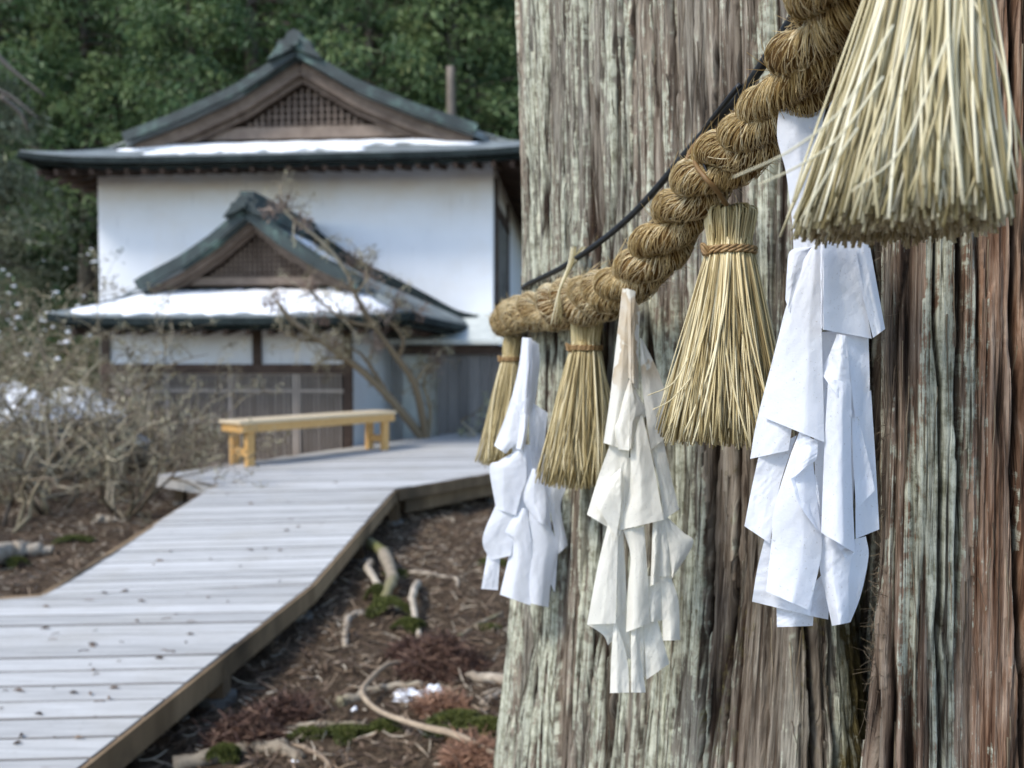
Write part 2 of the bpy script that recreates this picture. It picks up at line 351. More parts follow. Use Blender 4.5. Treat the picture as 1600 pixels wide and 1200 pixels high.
M['cedar'] = leaf_mat('cedar_foliage', [(0.0, (0.03, 0.06, 0.028)), (0.45, (0.11, 0.175, 0.07)), (0.8, (0.22, 0.30, 0.12)), (1.0, (0.40, 0.43, 0.19))], 0.3)
M['cedar_dark'] = leaf_mat('dark_cedar_foliage', [(0.0, (0.022, 0.048, 0.023)), (0.6, (0.09, 0.155, 0.065)), (1.0, (0.26, 0.34, 0.14))], 0.3)
M['cedar_grey'] = leaf_mat('greyish_foliage', [(0.0, (0.08, 0.09, 0.05)), (0.6, (0.22, 0.23, 0.14)), (1.0, (0.42, 0.42, 0.28))], 0.3)
M['camellia'] = leaf_mat('glossy_leaves', [(0.0, (0.012, 0.03, 0.012)), (0.7, (0.035, 0.075, 0.025)), (1.0, (0.08, 0.13, 0.05))], 0.15)
M['trunk'] = wood_mat('forest_trunk', (0.06, 0.048, 0.038), (0.19, 0.16, 0.13), (5, 5, 1))
M['stone'] = flat_mat('grey_stone', (0.10, 0.092, 0.08), (0.25, 0.235, 0.21), 9)

# ------------------------------------------------------------------ terrain
def hgt(x, y):
    x, y = np.asarray(x, float), np.asarray(y, float)
    z = 0.55 * np.maximum(0, y - 18.0) * sstep(18, 24, y) + 0.10 * np.maximum(0, -x - 5.0) * sstep(5, 9, y) * 0.5
    z = z + 0.05 * fbm(x * 0.9, y * 0.9, 3, 3) + 0.022 * fbm(x * 5, y * 5, 5, 3)
    z = z + 0.20 * np.exp(-((x - 0.5) ** 2 + (y - 2.0) ** 2) / 1.6)
    return z
def axis(lo, hi, n, c, k):
    t = np.linspace(-1, 1, n); s = np.sinh(t * k) / math.sinh(k)
    return c + np.where(s < 0, s * (c - lo), s * (hi - c))
gx, gy = axis(-90, 90, 300, -0.8, 4.0), axis(-60, 120, 320, 4.0, 4.0)
GX, GY = np.meshgrid(gx, gy); g_ = MB()
idx = np.arange(GX.size).reshape(GX.shape)
g_.add(np.stack([GX, GY, hgt(GX, GY)], -1), np.stack([idx[:-1, :-1], idx[:-1, 1:], idx[1:, 1:], idx[1:, :-1]], -1).reshape(-1, 4))
tag(g_.build('ground', M['floor'], smooth=True), kind='structure', label='brown forest floor under the cedar and the boardwalk')
def G(px, py):                              # where the ray through a photo pixel meets the forest floor
    p = PZ(px, py, 0.0)
    for _ in range(8): p = PZ(px, py, float(hgt(p[0], p[1])))
    return p

# ------------------------------------------------------------------ the great cedar trunk
plan = np.array([(.10, 2.25), (.028, 1.95), (.05, 1.72), (.10, 1.57), (.2, 1.39), (.33, 1.215), (.43, 1.135), (.555, 1.28), (.535, 1.08), (.438, .958),
                 (.468, .920), (.535, .90), (.63, .885), (.80, .89), (1.1, .98), (1.4, 1.25), (1.55, 1.7), (1.4, 2.3), (.95, 2.7), (.45, 2.62)])
def closed(p, n):
    q = np.vstack([p[-2:], p, p[:3]]); m = len(p)
    t = np.linspace(0, m, n, endpoint=False); i = np.floor(t).astype(int); u = (t - i)[:, None]
    a, b, c, d = q[i + 1], q[i + 2], q[i + 3], q[i + 4]
    return 0.5 * (2 * b + (c - a) * u + (2 * a - 5 * b + 4 * c - d) * u ** 2 + (3 * b - a - 3 * c + d) * u ** 3)
cur = closed(plan, 6000); cc = np.vstack([cur, cur[:1]])
sl = np.concatenate([[0], np.cumsum(np.linalg.norm(np.diff(cc, axis=0), axis=1))])
def s_at(x, y): return sl[np.argmin((cur[:, 0] - x) ** 2 + (cur[:, 1] - y) ** 2)]
NU_ = 1150
s0, s1, sL = s_at(.06, 2.1), s_at(.85, .895), sl[-1]
sg, se = s_at(.555, 1.28), s_at(.438, .956)            # groove, edge of the near lobe
su = np.concatenate([np.linspace(s0, s1, NU_, endpoint=False), np.linspace(s1, sL + s0, 130, endpoint=False)])
zz = np.concatenate([np.linspace(-0.15, 0.5, 26, endpoint=False), np.linspace(0.5, 2.45, 640, endpoint=False), np.linspace(2.45, 9.5, 60)])
S, Z = np.meshgrid(su, zz)
Sm = np.mod(S, sL)
bx, by = np.interp(Sm, sl, cc[:, 0]), np.interp(Sm, sl, cc[:, 1])
e = 0.012
tx = np.interp(np.mod(Sm + e, sL), sl, cc[:, 0]) - np.interp(np.mod(Sm - e, sL), sl, cc[:, 0])
ty = np.interp(np.mod(Sm + e, sL), sl, cc[:, 1]) - np.interp(np.mod(Sm - e, sL), sl, cc[:, 1])
ln = np.hypot(tx, ty) + 1e-9; nx, ny = ty / ln, -tx / ln
if np.mean((bx - .8) * nx + (by - 1.8) * ny) < 0: nx, ny = -nx, -ny
lobe = sstep(se - .05, se + .01, S) * (1 - sstep(s1 + .2, s1 + .5, S))
W1 = S + .016 * fbm(S * 4, Z * .8, 11, 2) + .0035 * fbm(S * 30, Z * 2.6, 12, 3)
pwid = .046 - .016 * lobe
f1, f2, pid = worley(W1 / .046, Z / .80, 21); f1b, f2b, pidb = worley(W1 / .026, Z / .55, 22)
f1, f2, pid = f1 + (f1b - f1) * lobe, f2 + (f2b - f2) * lobe, np.where(lobe > .5, pidb, pid)
W2 = W1 + .0016 * fbm(S * 90, Z * 9, 15, 3)
g1, g2, qid = worley(W2 / .0115, Z / .30, 41)
h1, h2, rid = worley(W2 / .0046, Z / .16, 61)
fis1 = (1 - sstep(.02, .24, f2 - f1)) * sstep(-.5, .2, vn(S * 14, Z * 2.2, 23)); fis2 = (1 - sstep(.02, .28, g2 - g1)) * sstep(-.6, .3, vn(S * 40, Z * 5, 43)); fis3 = 1 - sstep(.0, .35, h2 - h1)
# a few long open cracks that run the height of the trunk
crack = np.zeros_like(S)
ck_ = np.random.default_rng(77)
for k in range(30):
    frac = s0 + .10 + (sg - s0 - .08) * (k + .2 + .6 * ck_.random()) / 30.; dep = ck_.choice([.45, .6, .8, 1.0]); wd = .0035 + .0055 * ck_.random() * dep
    line = frac + .010 * fbm(Z * .7, Z * 0 + k, 70 + k, 3) + .0028 * vn(Z * 8, Z * 0 + k, 90 + k) + .0014 * vn(Z * 34, Z * 0 + k, 91 + k)
    on = sstep(-.2, .15, vn(Z * 1.3 + 7 * k, Z * 0, 120 + k) + .12 + .25 * (dep > .7)); wz = wd * (.5 + .9 * on * (.6 + .4 * vn(Z * 5, Z * 0, 140 + k)))
    crack = np.maximum(crack, dep * on * (1 - sstep(wz * .3, wz, np.abs(S - line))))
for k, (off, dep, wd) in enumerate(((.012, .6, .004), (.030, .8, .006), (.052, 1.0, .009), (.072, .6, .004), (.093, .8, .005), (.118, .6, .004), (.150, .7, .006), (.172, .4, .004), (.20, .4, .006), (.27, .4, .006))):
    line = se + off + .009 * fbm(Z * 1.1, Z * 0 + k, 170 + k, 4) + .003 * vn(Z * 11, Z * 0 + k, 190 + k) + (.03 * (1.6 - Z) if k > 5 else .012 * (1.5 - Z))
    on = sstep(-.3, .2, vn(Z * 1.4 + 5 * k, Z * 0, 220 + k) + .35)
    crack = np.maximum(crack, dep * on * (1 - sstep(wd * .25, wd, np.abs(S - line))))
layer = np.floor((pid + .25 * qid) * 3.2) / 3.2
amp = .55 + .45 * sstep(-.2, .4, fbm(S * 3, Z * 1.2, 33, 2)) + .0 * lobe
H = amp * (-.017 * fis1 + .014 * (layer - .5) - (.0045 + .003 * lobe) * fis2 + (.0035 + .002 * lobe) * (qid - .5) - .0026 * fis3 + .0022 * (rid - .5)) - .030 * np.clip(crack, 0, 1.2)
H += .012 * fbm(S * 4.5, Z * .5, 51, 2) + .0018 * fbm(S * 160, Z * 22, 53, 3)
flare = .055 * np.clip((1.35 - Z) / .8, 0, 3) ** 1.6 + .012 * np.clip((Z - 1.8) / .5, 0, 4) - .02 * np.clip(Z - 3.5, 0, 6)
# torn hollow low on the near lobe
hol = np.exp(-(((S - se - .215 - .05 * (1.42 - Z)) / .020) ** 2 + ((Z - 1.40) / .10) ** 2)); H = H - .022 * hol
# mossy swelling at the foot of the groove
sw = np.exp(-((S - sg + .115) / .050) ** 2) * sstep(1.36, 1.0, Z); H = H + .028 * sw * (1 + .45 * fbm(S * 40, Z * 12, 57, 3))
off_ = H + flare
V = np.stack([bx + nx * off_, by + ny * off_, Z], -1)
nR, nC = S.shape; ii = np.arange(nR * nC).reshape(nR, nC); jj = np.roll(ii, -1, 1)
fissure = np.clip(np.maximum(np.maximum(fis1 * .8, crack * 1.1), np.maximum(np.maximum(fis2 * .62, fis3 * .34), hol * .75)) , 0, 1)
lich_ = .42 + .36 * fbm(S * 9, Z * 1.6, 71, 4) + .30 * (pid - .5) + .30 * (qid - .5) + .14 * (rid - .5) + .22 * lobe * vn(S * 30, Z * 1.1, 73) + .10 * sstep(1.6, 1.0, Z) * (1 - lobe)
red_ = np.clip(lobe * (.66 + .6 * vn(W1 * 26, Z * 1.3, 75) + .7 * (qid - .5) + .5 * (pid - .5)) + .35 * lobe * sstep(se + .08, se + .15, S) + (1 - lobe) * .30 * sstep(.5, .95, .5 * qid + .5 + vn(S * 16, Z * 1.4, 79)), 0, 1)
lich_ = lich_ - .42 * lobe * sstep(se + .095, se + .135, S + .03 * (Z - 1.5)) + .30 * np.exp(-((S - se - .080 - .02 * (1.5 - Z)) / .014) ** 2) - .2 * np.exp(-((S - se - .02) / .02) ** 2)
red_ = red_ * (1 - .55 * np.exp(-((S - se - .01) / .03) ** 2))
moss_ = (.75 + .7 * fbm(S * 28, Z * 7, 85, 3)) * sstep(.13, .01, np.abs(S - sg + .115 + .02 * vn(Z * 7, Z * 0, 83))) * sstep(1.40, 1.12, Z) * .72 + .42 * sstep(1.5, .9, Z) * (1 - lobe) * sstep(-.2, .5, fbm(S * 8, Z * 3, 81, 3)) * sstep(sg - .55, sg - .25, S)
m_ = MB()
m_.add(V, np.stack([ii[:-1], jj[:-1], jj[1:], ii[1:]], -1).reshape(-1, 4), pid.ravel())
cedar = thing('cedar_tree', 'huge old cedar trunk with fissured grey bark, tied round with the straw rope', 'tree', (.8, 1.8, 0))
m_.build('trunk', M['bark'], cedar, True, {'bark_uv': np.stack([W2, Z, 0 * S], -1), 'bark_a': np.stack([fissure, sstep(.3, .9, pid), lich_], -1), 'bark_b': np.stack([red_, moss_, layer], -1), 'bark_c': np.stack([pid, qid, rid], -1)})
# loose fibres and peeling slivers of bark
def bark_pt(s, z, lift=0.0):
    s = np.asarray(s, float); z = np.asarray(z, float)
    i = np.clip(((s - s0) / (s1 - s0) * NU_).astype(int), 0, NU_ - 1); j = 26 + np.clip(((z - .5) / 1.95 * 640).astype(int), 0, 639)
    return V[j, i] + np.stack([nx[j, i], ny[j, i], 0 * z], -1) * np.asarray(lift)[..., None]
n = 900
s_ = s0 + .1 + rng.random(n) ** .7 * (s1 - s0 - .15); z_ = .7 + 1.6 * rng.random(n); L = .03 + .10 * rng.random(n)
k = np.linspace(0, 1, 6)
ss = s_[:, None] + .004 * rng.normal(size=(n, 1)) * k; zq = z_[:, None] - L[:, None] * k
lift = .0012 + .010 * rng.random((n, 1)) ** 3 * k ** 2
pts = bark_pt(ss, zq, lift); pts[:, :, 2] = zq
fb = MB(); fb.tubes(pts, (.0005 + .0007 * rng.random((n, 1))) * (1 - .7 * k), 3, .55 * rng.random(n))
n = 260                                                    # frayed tuft on the edge of the near lobe
s_ = se + .012 * rng.normal(size=n); z_ = np.where(rng.random(n) < .6, 1.19 + .05 * rng.normal(size=n), 1.0 + .9 * rng.random(n))
b0 = bark_pt(s_, z_, 0 * s_); dr = np.stack([-.7 + .5 * rng.normal(size=n), -.3 + .4 * rng.normal(size=n), .6 * rng.normal(size=n)], -1) * (.004 + .012 * rng.random((n, 1)))
kk = k[None, :, None]; pts = b0[:, None] + dr[:, None] * kk + .006 * rng.normal(size=(n, 1, 3)) * kk ** 2
fb.tubes(pts, .0005 * (1 - .6 * k), 3, .5 * rng.random(n)); fb.build('bark_fibres', M['twig'], cedar)
# crown high above the picture
def foliage(mb, centres, rad, per, size, droop=0.4, flat=0.6):
    n = len(centres); C = np.repeat(centres, per, 0); r = np.repeat(rad, per)
    d = rng.normal(size=(n * per, 3)); d /= np.linalg.norm(d, axis=1, keepdims=True); d[:, 2] *= flat
    C = C + d * (r * rng.random(n * per) ** .45)[:, None]
    A = d * .7 + rng.normal(size=C.shape) * .5; A[:, 2] -= droop; A /= np.linalg.norm(A, axis=1, keepdims=True)
    B = np.cross(A, rng.normal(size=C.shape)); B /= np.linalg.norm(B, axis=1, keepdims=True)
    sz = size * (.6 + .8 * rng.random(len(C)))[:, None]
    cl = np.repeat(rng.random(n), per)
    mb.quads(C, A * sz, B * sz * .26, np.clip(.78 * cl + .30 * rng.random(len(C)) - .04, 0, 1))
lm = MB(); cen = []
for a in range(15):
    th, zb = a * 2.4, 5.6 + .26 * a; ln_ = 2.6 - .05 * a
    p = np.array([(.8, 1.8, zb), (.8 + .5 * ln_ * math.cos(th), 1.8 + .5 * ln_ * math.sin(th), zb + .15), (.8 + ln_ * math.cos(th), 1.8 + ln_ * math.sin(th), zb - .2)])
    lm.tubes(catmull(p, 8), np.linspace(.09, .02, 8), 6, .4)
    for q in np.linspace(.45, 1.05, 5): cen.append(p[0] + (p[2] - p[0]) * q + rng.normal(size=3) * .2)
lm.build('limb', M['trunk'], cedar, True)
fm = MB(); foliage(fm, np.array(cen), np.full(len(cen), .5), 40, .12); fm.build('crown', M['cedar_dark'], cedar)

# ------------------------------------------------------------------ the sacred straw rope
rp = [P(850, 508, 2.30), P(812, 506, 2.12), P(792, 503, 1.92), P(797, 497, 1.74), P(820, 489, 1.60), P(880, 474, 1.45), P(936, 463, 1.33), P(982, 443, 1.21), P(1012, 410, 1.15), P(1044, 371, 1.09), P(1068, 328, 1.04), P(1096, 287, .985),
      P(1126, 257, .94), P(1160, 229, .89), P(1190, 199, .845), P(1228, 148, .79), P(1260, 95, .745), P(1284, 30, .70), P(1318, -60, .635), P(1368, -190, .58), P(1460, -320, .55), P(1640, -430, .56), P(1900, -470, .66)]
path, RL = arclen(catmull(rp, 800), 900)
T = np.gradient(path, axis=0); T /= np.linalg.norm(T, axis=1, keepdims=True)
N_ = np.zeros_like(T); u = np.cross(T[0], (0, 0, 1)); N_[0] = u / np.linalg.norm(u)
for i in range(1, len(T)):
    u = N_[i - 1] - T[i] * np.dot(N_[i - 1], T[i]); N_[i] = u / np.linalg.norm(u)
B_ = np.cross(T, N_)
rs, ra, PITCHR = .0172, .0200, .200
sarc = np.linspace(0, RL, len(path))
def frame(s):
    return [np.stack([np.interp(s, sarc, A[:, k]) for k in range(3)], -1) for A in (path, T, N_, B_)]
sE_ = sarc[np.argmin(np.linalg.norm(path - P(905, 468, 1.40), axis=1))]
thick = lambda s: 1 + .05 * np.sin(s * 9) * np.sin(s * 23 + 1) + .22 * np.exp(-((s - sE_) / .17) ** 2) - .14 * (1 - sstep(.10, .42, s))
def strand_pt(s, strand, phi, lift):          # point on a strand's surface: angle phi round the strand
    c0, t0, n0, b0 = frame(s)
    th = 2 * np.pi * (s / PITCHR + strand / 3.0) + .35 * np.sin(s * 17 + strand * 2) + .25 * np.sin(s * 41 + strand)
    rad = np.cos(th)[..., None] * n0 + np.sin(th)[..., None] * b0
    tan = -np.sin(th)[..., None] * n0 + np.cos(th)[..., None] * b0
    al = math.atan2(2 * np.pi * ra, PITCHR)
    sdir = t0 * math.cos(al) + tan * math.sin(al); bi = np.cross(sdir, rad)
    k_ = thick(s)[..., None]
    rr = (rs * (1 + .13 * np.sin(s * 38 + 2.3 * strand) + .08 * np.sin(s * 91 + strand)) + lift)[..., None] * k_
    return c0 + rad * ra * k_ + rr * (np.cos(phi)[..., None] * rad + np.sin(phi)[..., None] * bi * 1.12)
rope = thing('sacred_rope', 'thick three-strand twisted straw rope slung round the cedar trunk', 'rope', path[450])
for st in range(3):
    sS, pS = np.meshgrid(np.linspace(0.01, RL - .01, 520), np.linspace(0, 2 * np.pi, 20, endpoint=False), indexing='ij')
    Vs = strand_pt(sS, st, pS, np.zeros_like(sS) - .0012)
    ii2 = np.arange(520 * 20).reshape(520, 20); j2 = np.roll(ii2, -1, 1)
    mb = MB(); mb.add(Vs, np.stack([ii2[:-1], j2[:-1], j2[1:], ii2[1:]], -1).reshape(-1, 4))
    so = mb.build('strand', M['rope_core'], rope, True)
    n = 9000; K = 8; kk = np.linspace(-.5, .5, K)[None]
    sc0 = .02 + (RL - .04) * rng.random((n, 1)); ph0 = 2 * np.pi * rng.random((n, 1))
    Lf = .024 + .026 * rng.random((n, 1))                       # along the rope
    turns = -(2.3 + .5 * rng.normal(size=(n, 1)))               # angle travelled round the strand
    s_f = np.clip(sc0 + Lf * kk * .55, .005, RL - .005); ph = ph0 + turns * kk
    fly = (rng.random((n, 1)) < .10) * (.002 + .016 * rng.random((n, 1)))
    lift = .0002 + .0011 * rng.random((n, 1)) + fly * np.abs(kk * 2) ** 2.5 * (kk > 0) + .0003 * rng.normal(size=(n, K))
    pts = strand_pt(s_f, st, ph, lift)
    tone = np.clip(.5 + .24 * rng.normal(size=n) + .12 * np.sin(sc0[:, 0] * 37 + st) + .26 * np.exp(-((sc0[:, 0] - sE_ + .08) / .24) ** 2), 0, 1)
    mb = MB(); mb.tubes(pts, (.00026 + .00034 * rng.random((n, 1))) * (1 - .5 * np.abs(kk * 2) ** 3), 3, tone, caps=False)
    mb.build('straw_fibres', M['rope'], so, True)

# ------------------------------------------------------------------ straw tassels
def tassel(label, top, length, rhead, rring, rskirt, ring_at, nstraw, mat, seed, rstraw, tilt=(0, 0), strays=(), pw=.85, group='straw tassels hanging from the rope'):
    g = np.random.default_rng(seed); top = np.asarray(top, float)
    root = thing('straw_tassel', label, 'tassel', top, group)
    def bend(pp): return top + pp + np.stack([tilt[0] * (-pp[..., 2]), tilt[1] * (-pp[..., 2]), 0 * pp[..., 2]], -1)
    n, K = nstraw, 9; k = np.linspace(0, 1, K)[None]
    th = 2 * np.pi * g.random((n, 1)); rho = g.random((n, 1)) ** .42
    z0, z1 = -ring_at * (.75 + .2 * g.random((n, 1))), -length * (1 - .045 * np.abs(g.normal(size=(n, 1))) * (g.random((n, 1)) < .5) + .012 * g.normal(size=(n, 1)))
    spread = 1 + .10 * g.normal(size=(n, 1)) + .35 * (g.random((n, 1)) < .025) * g.random((n, 1))
    r = rho * (rring + (rskirt * spread - rring) * k ** (pw + .25 * g.random((n, 1))))
    thk = th + .30 * g.normal(size=(n, 1)) * k ** 1.5
    wob = .0018 * np.sin(k * (4 + 5 * g.random((n, 1))) + 6 * g.random((n, 1))) * k
    pp = np.stack([(r + wob) * np.cos(thk), (r + wob) * np.sin(thk), z0 + (z1 - z0) * k], -1)
    mb = MB(); mb.tubes(bend(pp), rstraw * (.55 + .65 * g.random((n, 1))) * np.linspace(1, .85, K)[None], 5, np.clip(.48 + .33 * g.normal(size=n), 0, 1))
    for s_ in strays: mb.tubes(catmull(s_, 14), np.linspace(.0010, .0006, 14), 5, .8)
    mb.build('straw_skirt', mat, root, True)
    n = 190; k = np.linspace(0, 1, 9)[None]; th = 2 * np.pi * g.random((n, 1)); rho = .86 + .16 * g.random((n, 1))
    zz_ = -ring_at * 1.15 + ring_at * 1.15 * np.sin(k * np.pi / 2) ** .9; prof = np.interp(k[0], [0, .15, .55, .78, .92, 1], [rring, rring, rhead, rhead * .97, rhead * .72, rhead * .3])[None]
    pp = np.stack([rho * prof * np.cos(th + .2 * g.normal(size=(n, 1)) * k), rho * prof * np.sin(th + .2 * g.normal(size=(n, 1)) * k), zz_ + .002 * g.normal(size=(n, 1)) * k], -1)
    mb = MB(); mb.tubes(bend(pp), rstraw * (.7 + .5 * g.random((n, 1))), 5, np.clip(.45 + .22 * g.normal(size=n), 0, 1)); hb = mb.build('head_bundle', mat, root, True)
    mb = MB()                                                    # two-ply twine bound round the neck, with its knot
    for tu in range(2):
        for ply in range(2):
            a = np.linspace(0, 2 * np.pi, 90); tw = a * 11 + ply * np.pi; rt = rring * 1.1 + .002
            pp = np.stack([(rt + .0016 * np.cos(tw)) * np.cos(a), (rt + .0016 * np.cos(tw)) * np.sin(a), -ring_at - .0042 * tu + .0016 * np.sin(tw)], -1)
            mb.tubes(bend(pp), .0018, 6, .3 + .4 * ply)
    for q in range(3):
        a = np.linspace(0, 2 * np.pi, 24) + q; kr = .0055 + .001 * q
        pp = np.stack([-rring * 1.12 - .003 + kr * .7 * np.cos(a + q), -.008 + .004 * np.sin(a * 1 + q), -ring_at - .002 + kr * np.sin(a)], -1)
        mb.tubes(bend(pp), .0019, 6, .3 + .15 * q)
    mb.build('binding_twine', M['twine'], root, True)
    return root
def near_rope(p):
    return path[np.argmin(np.linalg.norm(path - p, axis=1))]
def hang(root, top, col='twine'):
    q = near_rope(np.asarray(top)); mb = MB()
    for o in (-.006, .006): mb.tubes(catmull([q + (o, -.02, .01), (q + top) / 2 + (o * .6, -.012, -.01), np.asarray(top) + (0, 0, -.012)], 10), .0022, 6, .4)
    mb.build('hanging_cord', M[col], root, True)
t3 = P(1142, 326, .985)
tA = tassel('straw tassel hanging between the cream and the large white paper streamer', t3, .284, .0295, .0255, .073, .050, 1700, M['straw'], 3, .00125, (-.02, 0),
       strays=[(P(1075, 560, .95), P(1050, 600, .94), P(1012, 618, .93)), (P(1080, 590, .95), P(1048, 625, .94), P(1020, 640, .935))])
hang(tA, t3)
t2 = P(917, 497, 1.40)
tB = tassel('straw tassel hanging between the two farther paper streamers, its twine knot at the neck', t2, .288, .027, .0235, .064, .050, 1200, M['straw'], 5, .0013, (-.05, 0))
hang(tB, t2)
t1 = P(803, 527, 1.83)
tC = tassel('farthest straw tassel, half hidden behind a paper streamer at the edge of the trunk', t1, .285, .024, .021, .052, .048, 900, M['straw'], 9, .0013, (-.10, -.05))
hang(tC, t1)
t4 = P(1480, -262, .565)
tD = tassel('largest and nearest straw tassel, its cut ends spread wide in front of the bark', t4, .278, .033, .029, .066, .050, 2700, M['straw_pale'], 12, .00125, (-.115, 0), pw=1.2,
       strays=[(P(1395, 40, .50), P(1320, 165, .49), P(1235, 235, .485), P(1146, 277, .48)), (P(1380, 120, .505), P(1310, 215, .50), P(1250, 258, .495), P(1187, 288, .49)),
               (P(1520, 0, .53), P(1558, 80, .53), P(1582, 170, .53), P(1590, 262, .53)), (P(1340, 200, .5), P(1300, 260, .5), P(1250, 345, .5)), (P(1480, 60, .49), P(1410, 230, .485), P(1330, 300, .48))])
hang(tD, t4)

# ------------------------------------------------------------------ black cable and ties
cb = catmull([P(835, 452, 2.0), P(819, 448, 1.78), P(890, 411, 1.47), P(985, 338, 1.29), P(1094, 214, 1.09), P(1160, 145, .975), P(1230, 43, .86), P(1290, -40, .79), P(1400, -200, .70), P(1700, -420, .70)], 120)
mb = MB(); mb.tubes(cb, np.interp(np.arange(120), [0, 50, 62, 78, 84, 120], [.0055, .0055, .0058, .0060, .0068, .0068]), 10)
mb.tubes(catmull([P(1105, 208, 1.06), P(1150, 152, .975), P(1162, 138, .965)], 20) + np.array([-.004, 0, .005]), .0035, 8)
a = np.linspace(0, 2 * np.pi, 30)
for q in (P(1158, 147, .985), P(1109, 202, 1.075)):
    mb.tubes(q + .0085 * np.stack([np.cos(a) * .75, np.sin(a), -np.cos(a) * .55], -1), .002, 6)
cable = tag(mb.build('power_cable', M['cable'], None, True), 'black cable running up beside the straw rope', 'cable')
def tie(label, pts, rad, mat, n=20):
    mb = MB()
    for p in pts: mb.tubes(catmull(p, n), rad, 6, rng.random(1))
    return tag(mb.build('rope_tie', M[mat], None, True), label, 'cord')
tie('thin black wire knotted from the cable down over the straw rope', [(P(1108, 204, 1.05), P(1098, 235, .955), P(1102, 262, .93), P(1118, 292, .93), P(1126, 300, .95)), (P(1112, 203, 1.05), P(1106, 240, .95), P(1122, 270, .925)), (P(1163, 146, .95), P(1163, 170, .88), P(1168, 190, .84))], .0016, 'cable')
tie('brown twine crossing the rope above the tassel with the short neck', [(P(1098, 212, 1.06), P(1086, 250, .96), P(1100, 275, .92), P(1122, 300, .925), P(1136, 322, .965)), (P(1098, 212, 1.05), P(1080, 235, .98), P(1068, 262, .97))], .0032, 'twine')
mb = MB()
for dx in (0, 2.5, 5, 7):
    mb.tubes(catmull([P(893 + dx, 386, 1.5), P(889 + dx, 410, 1.42), P(881 + dx * .6, 432, 1.365), P(872 + dx * .4, 458, 1.36), P(866 + dx * 1.6, 485, 1.36), P(861 + dx * 2.2, 507, 1.37)], 20), .0013, 6, rng.random(1))
    mb.tubes(catmull([P(917 - dx, 385, 1.5), P(903 - dx, 405, 1.44), P(886, 428, 1.39)], 12), .0013, 6, rng.random(1))
tag(mb.build('straw_tie', M['straw_pale'], None, True), 'short pale straw tie looped over the rope at its left end', 'cord')
mb = MB(); a, b = np.meshgrid(np.linspace(-1, 1, 8), np.linspace(-.35, .35, 4), indexing='ij')
q = P(913, 452, 1.345); mb.add(q + np.stack([.007 * b * 2 + .002 * a, -.008 * (1 - a ** 2) , .016 * a], -1), np.array([[i * 4 + j, i * 4 + j + 1, i * 4 + j + 5, i * 4 + j + 4] for i in range(7) for j in range(3)]))
tag(mb.build('paper_scrap', M['paper'], None, True), 'small white paper scrap stuck on top of the rope', 'paper scrap')

# ------------------------------------------------------------------ folded paper streamers
def streamer(label, D, panels, mat, seed):
    g = np.random.default_rng(seed); xs = np.mean([p[0][0][0] for p in panels]); y0 = min(p[0][0][1] for p in panels)
    root = thing('paper_streamer', label, 'paper streamer', P(panels[0][0][0][0], panels[0][0][0][1], D), 'folded paper streamers on the rope')
    NU, NV = 24, 40
    for L_, R_, d, bul, twist in panels:
        lp, rp_ = np.array([(*q, 0) for q in L_], float), np.array([(*q, 0) for q in R_], float)
        smooth = lambda q: arclen(catmull(q, 60) if len(q) > 2 else q, NV)[0]
        lp, rp_ = smooth(lp), smooth(rp_)
        u = np.linspace(0, 1, NU)[None, :]; v = np.linspace(0, 1, NV)[:, None]
        X = lp[:, :1] + (rp_[:, :1] - lp[:, :1]) * u; Y = lp[:, 1:2] + (rp_[:, 1:2] - lp[:, 1:2]) * u
        ph = g.random(4) * 6
        cu = .3 + .4 * g.random(); tri_ = np.minimum(u / cu, (1 - u) / (1 - cu))
        dd = d / 1000. - bul / 1000. * ((.45 * np.sin(np.pi * u) + .55 * tri_) * (.35 + .65 * v)) + twist / 1000. * (u - .5) * (.3 + .7 * v)
        dd = dd + .0022 * np.sin(u * 5 + ph[0] + 2 * v) * v + .0012 * np.sin(v * 7 + ph[1]) + .0016 * fbm(u * 3 + ph[2], v * 5 + 0 * u, seed, 3)
        ck = v * 6 + u * 2.2 + ph[3]; dd = dd + .0011 * np.abs(ck - np.floor(ck) - .5) * vn(np.floor(ck), 0 * ck, seed)
        depth = D + dd
        W = CAM + depth[..., None] * (FW + ((X - CX) / F)[..., None] * RT + ((CY - Y) / F)[..., None] * UP)
        ii3 = np.arange(NU * NV).reshape(NV, NU)
        mb = MB(); mb.add(W, np.stack([ii3[:-1, :-1], ii3[1:, :-1], ii3[1:, 1:], ii3[:-1, 1:]], -1).reshape(-1, 4))
        o = mb.build('paper_fold', mat, root, True)
    return root
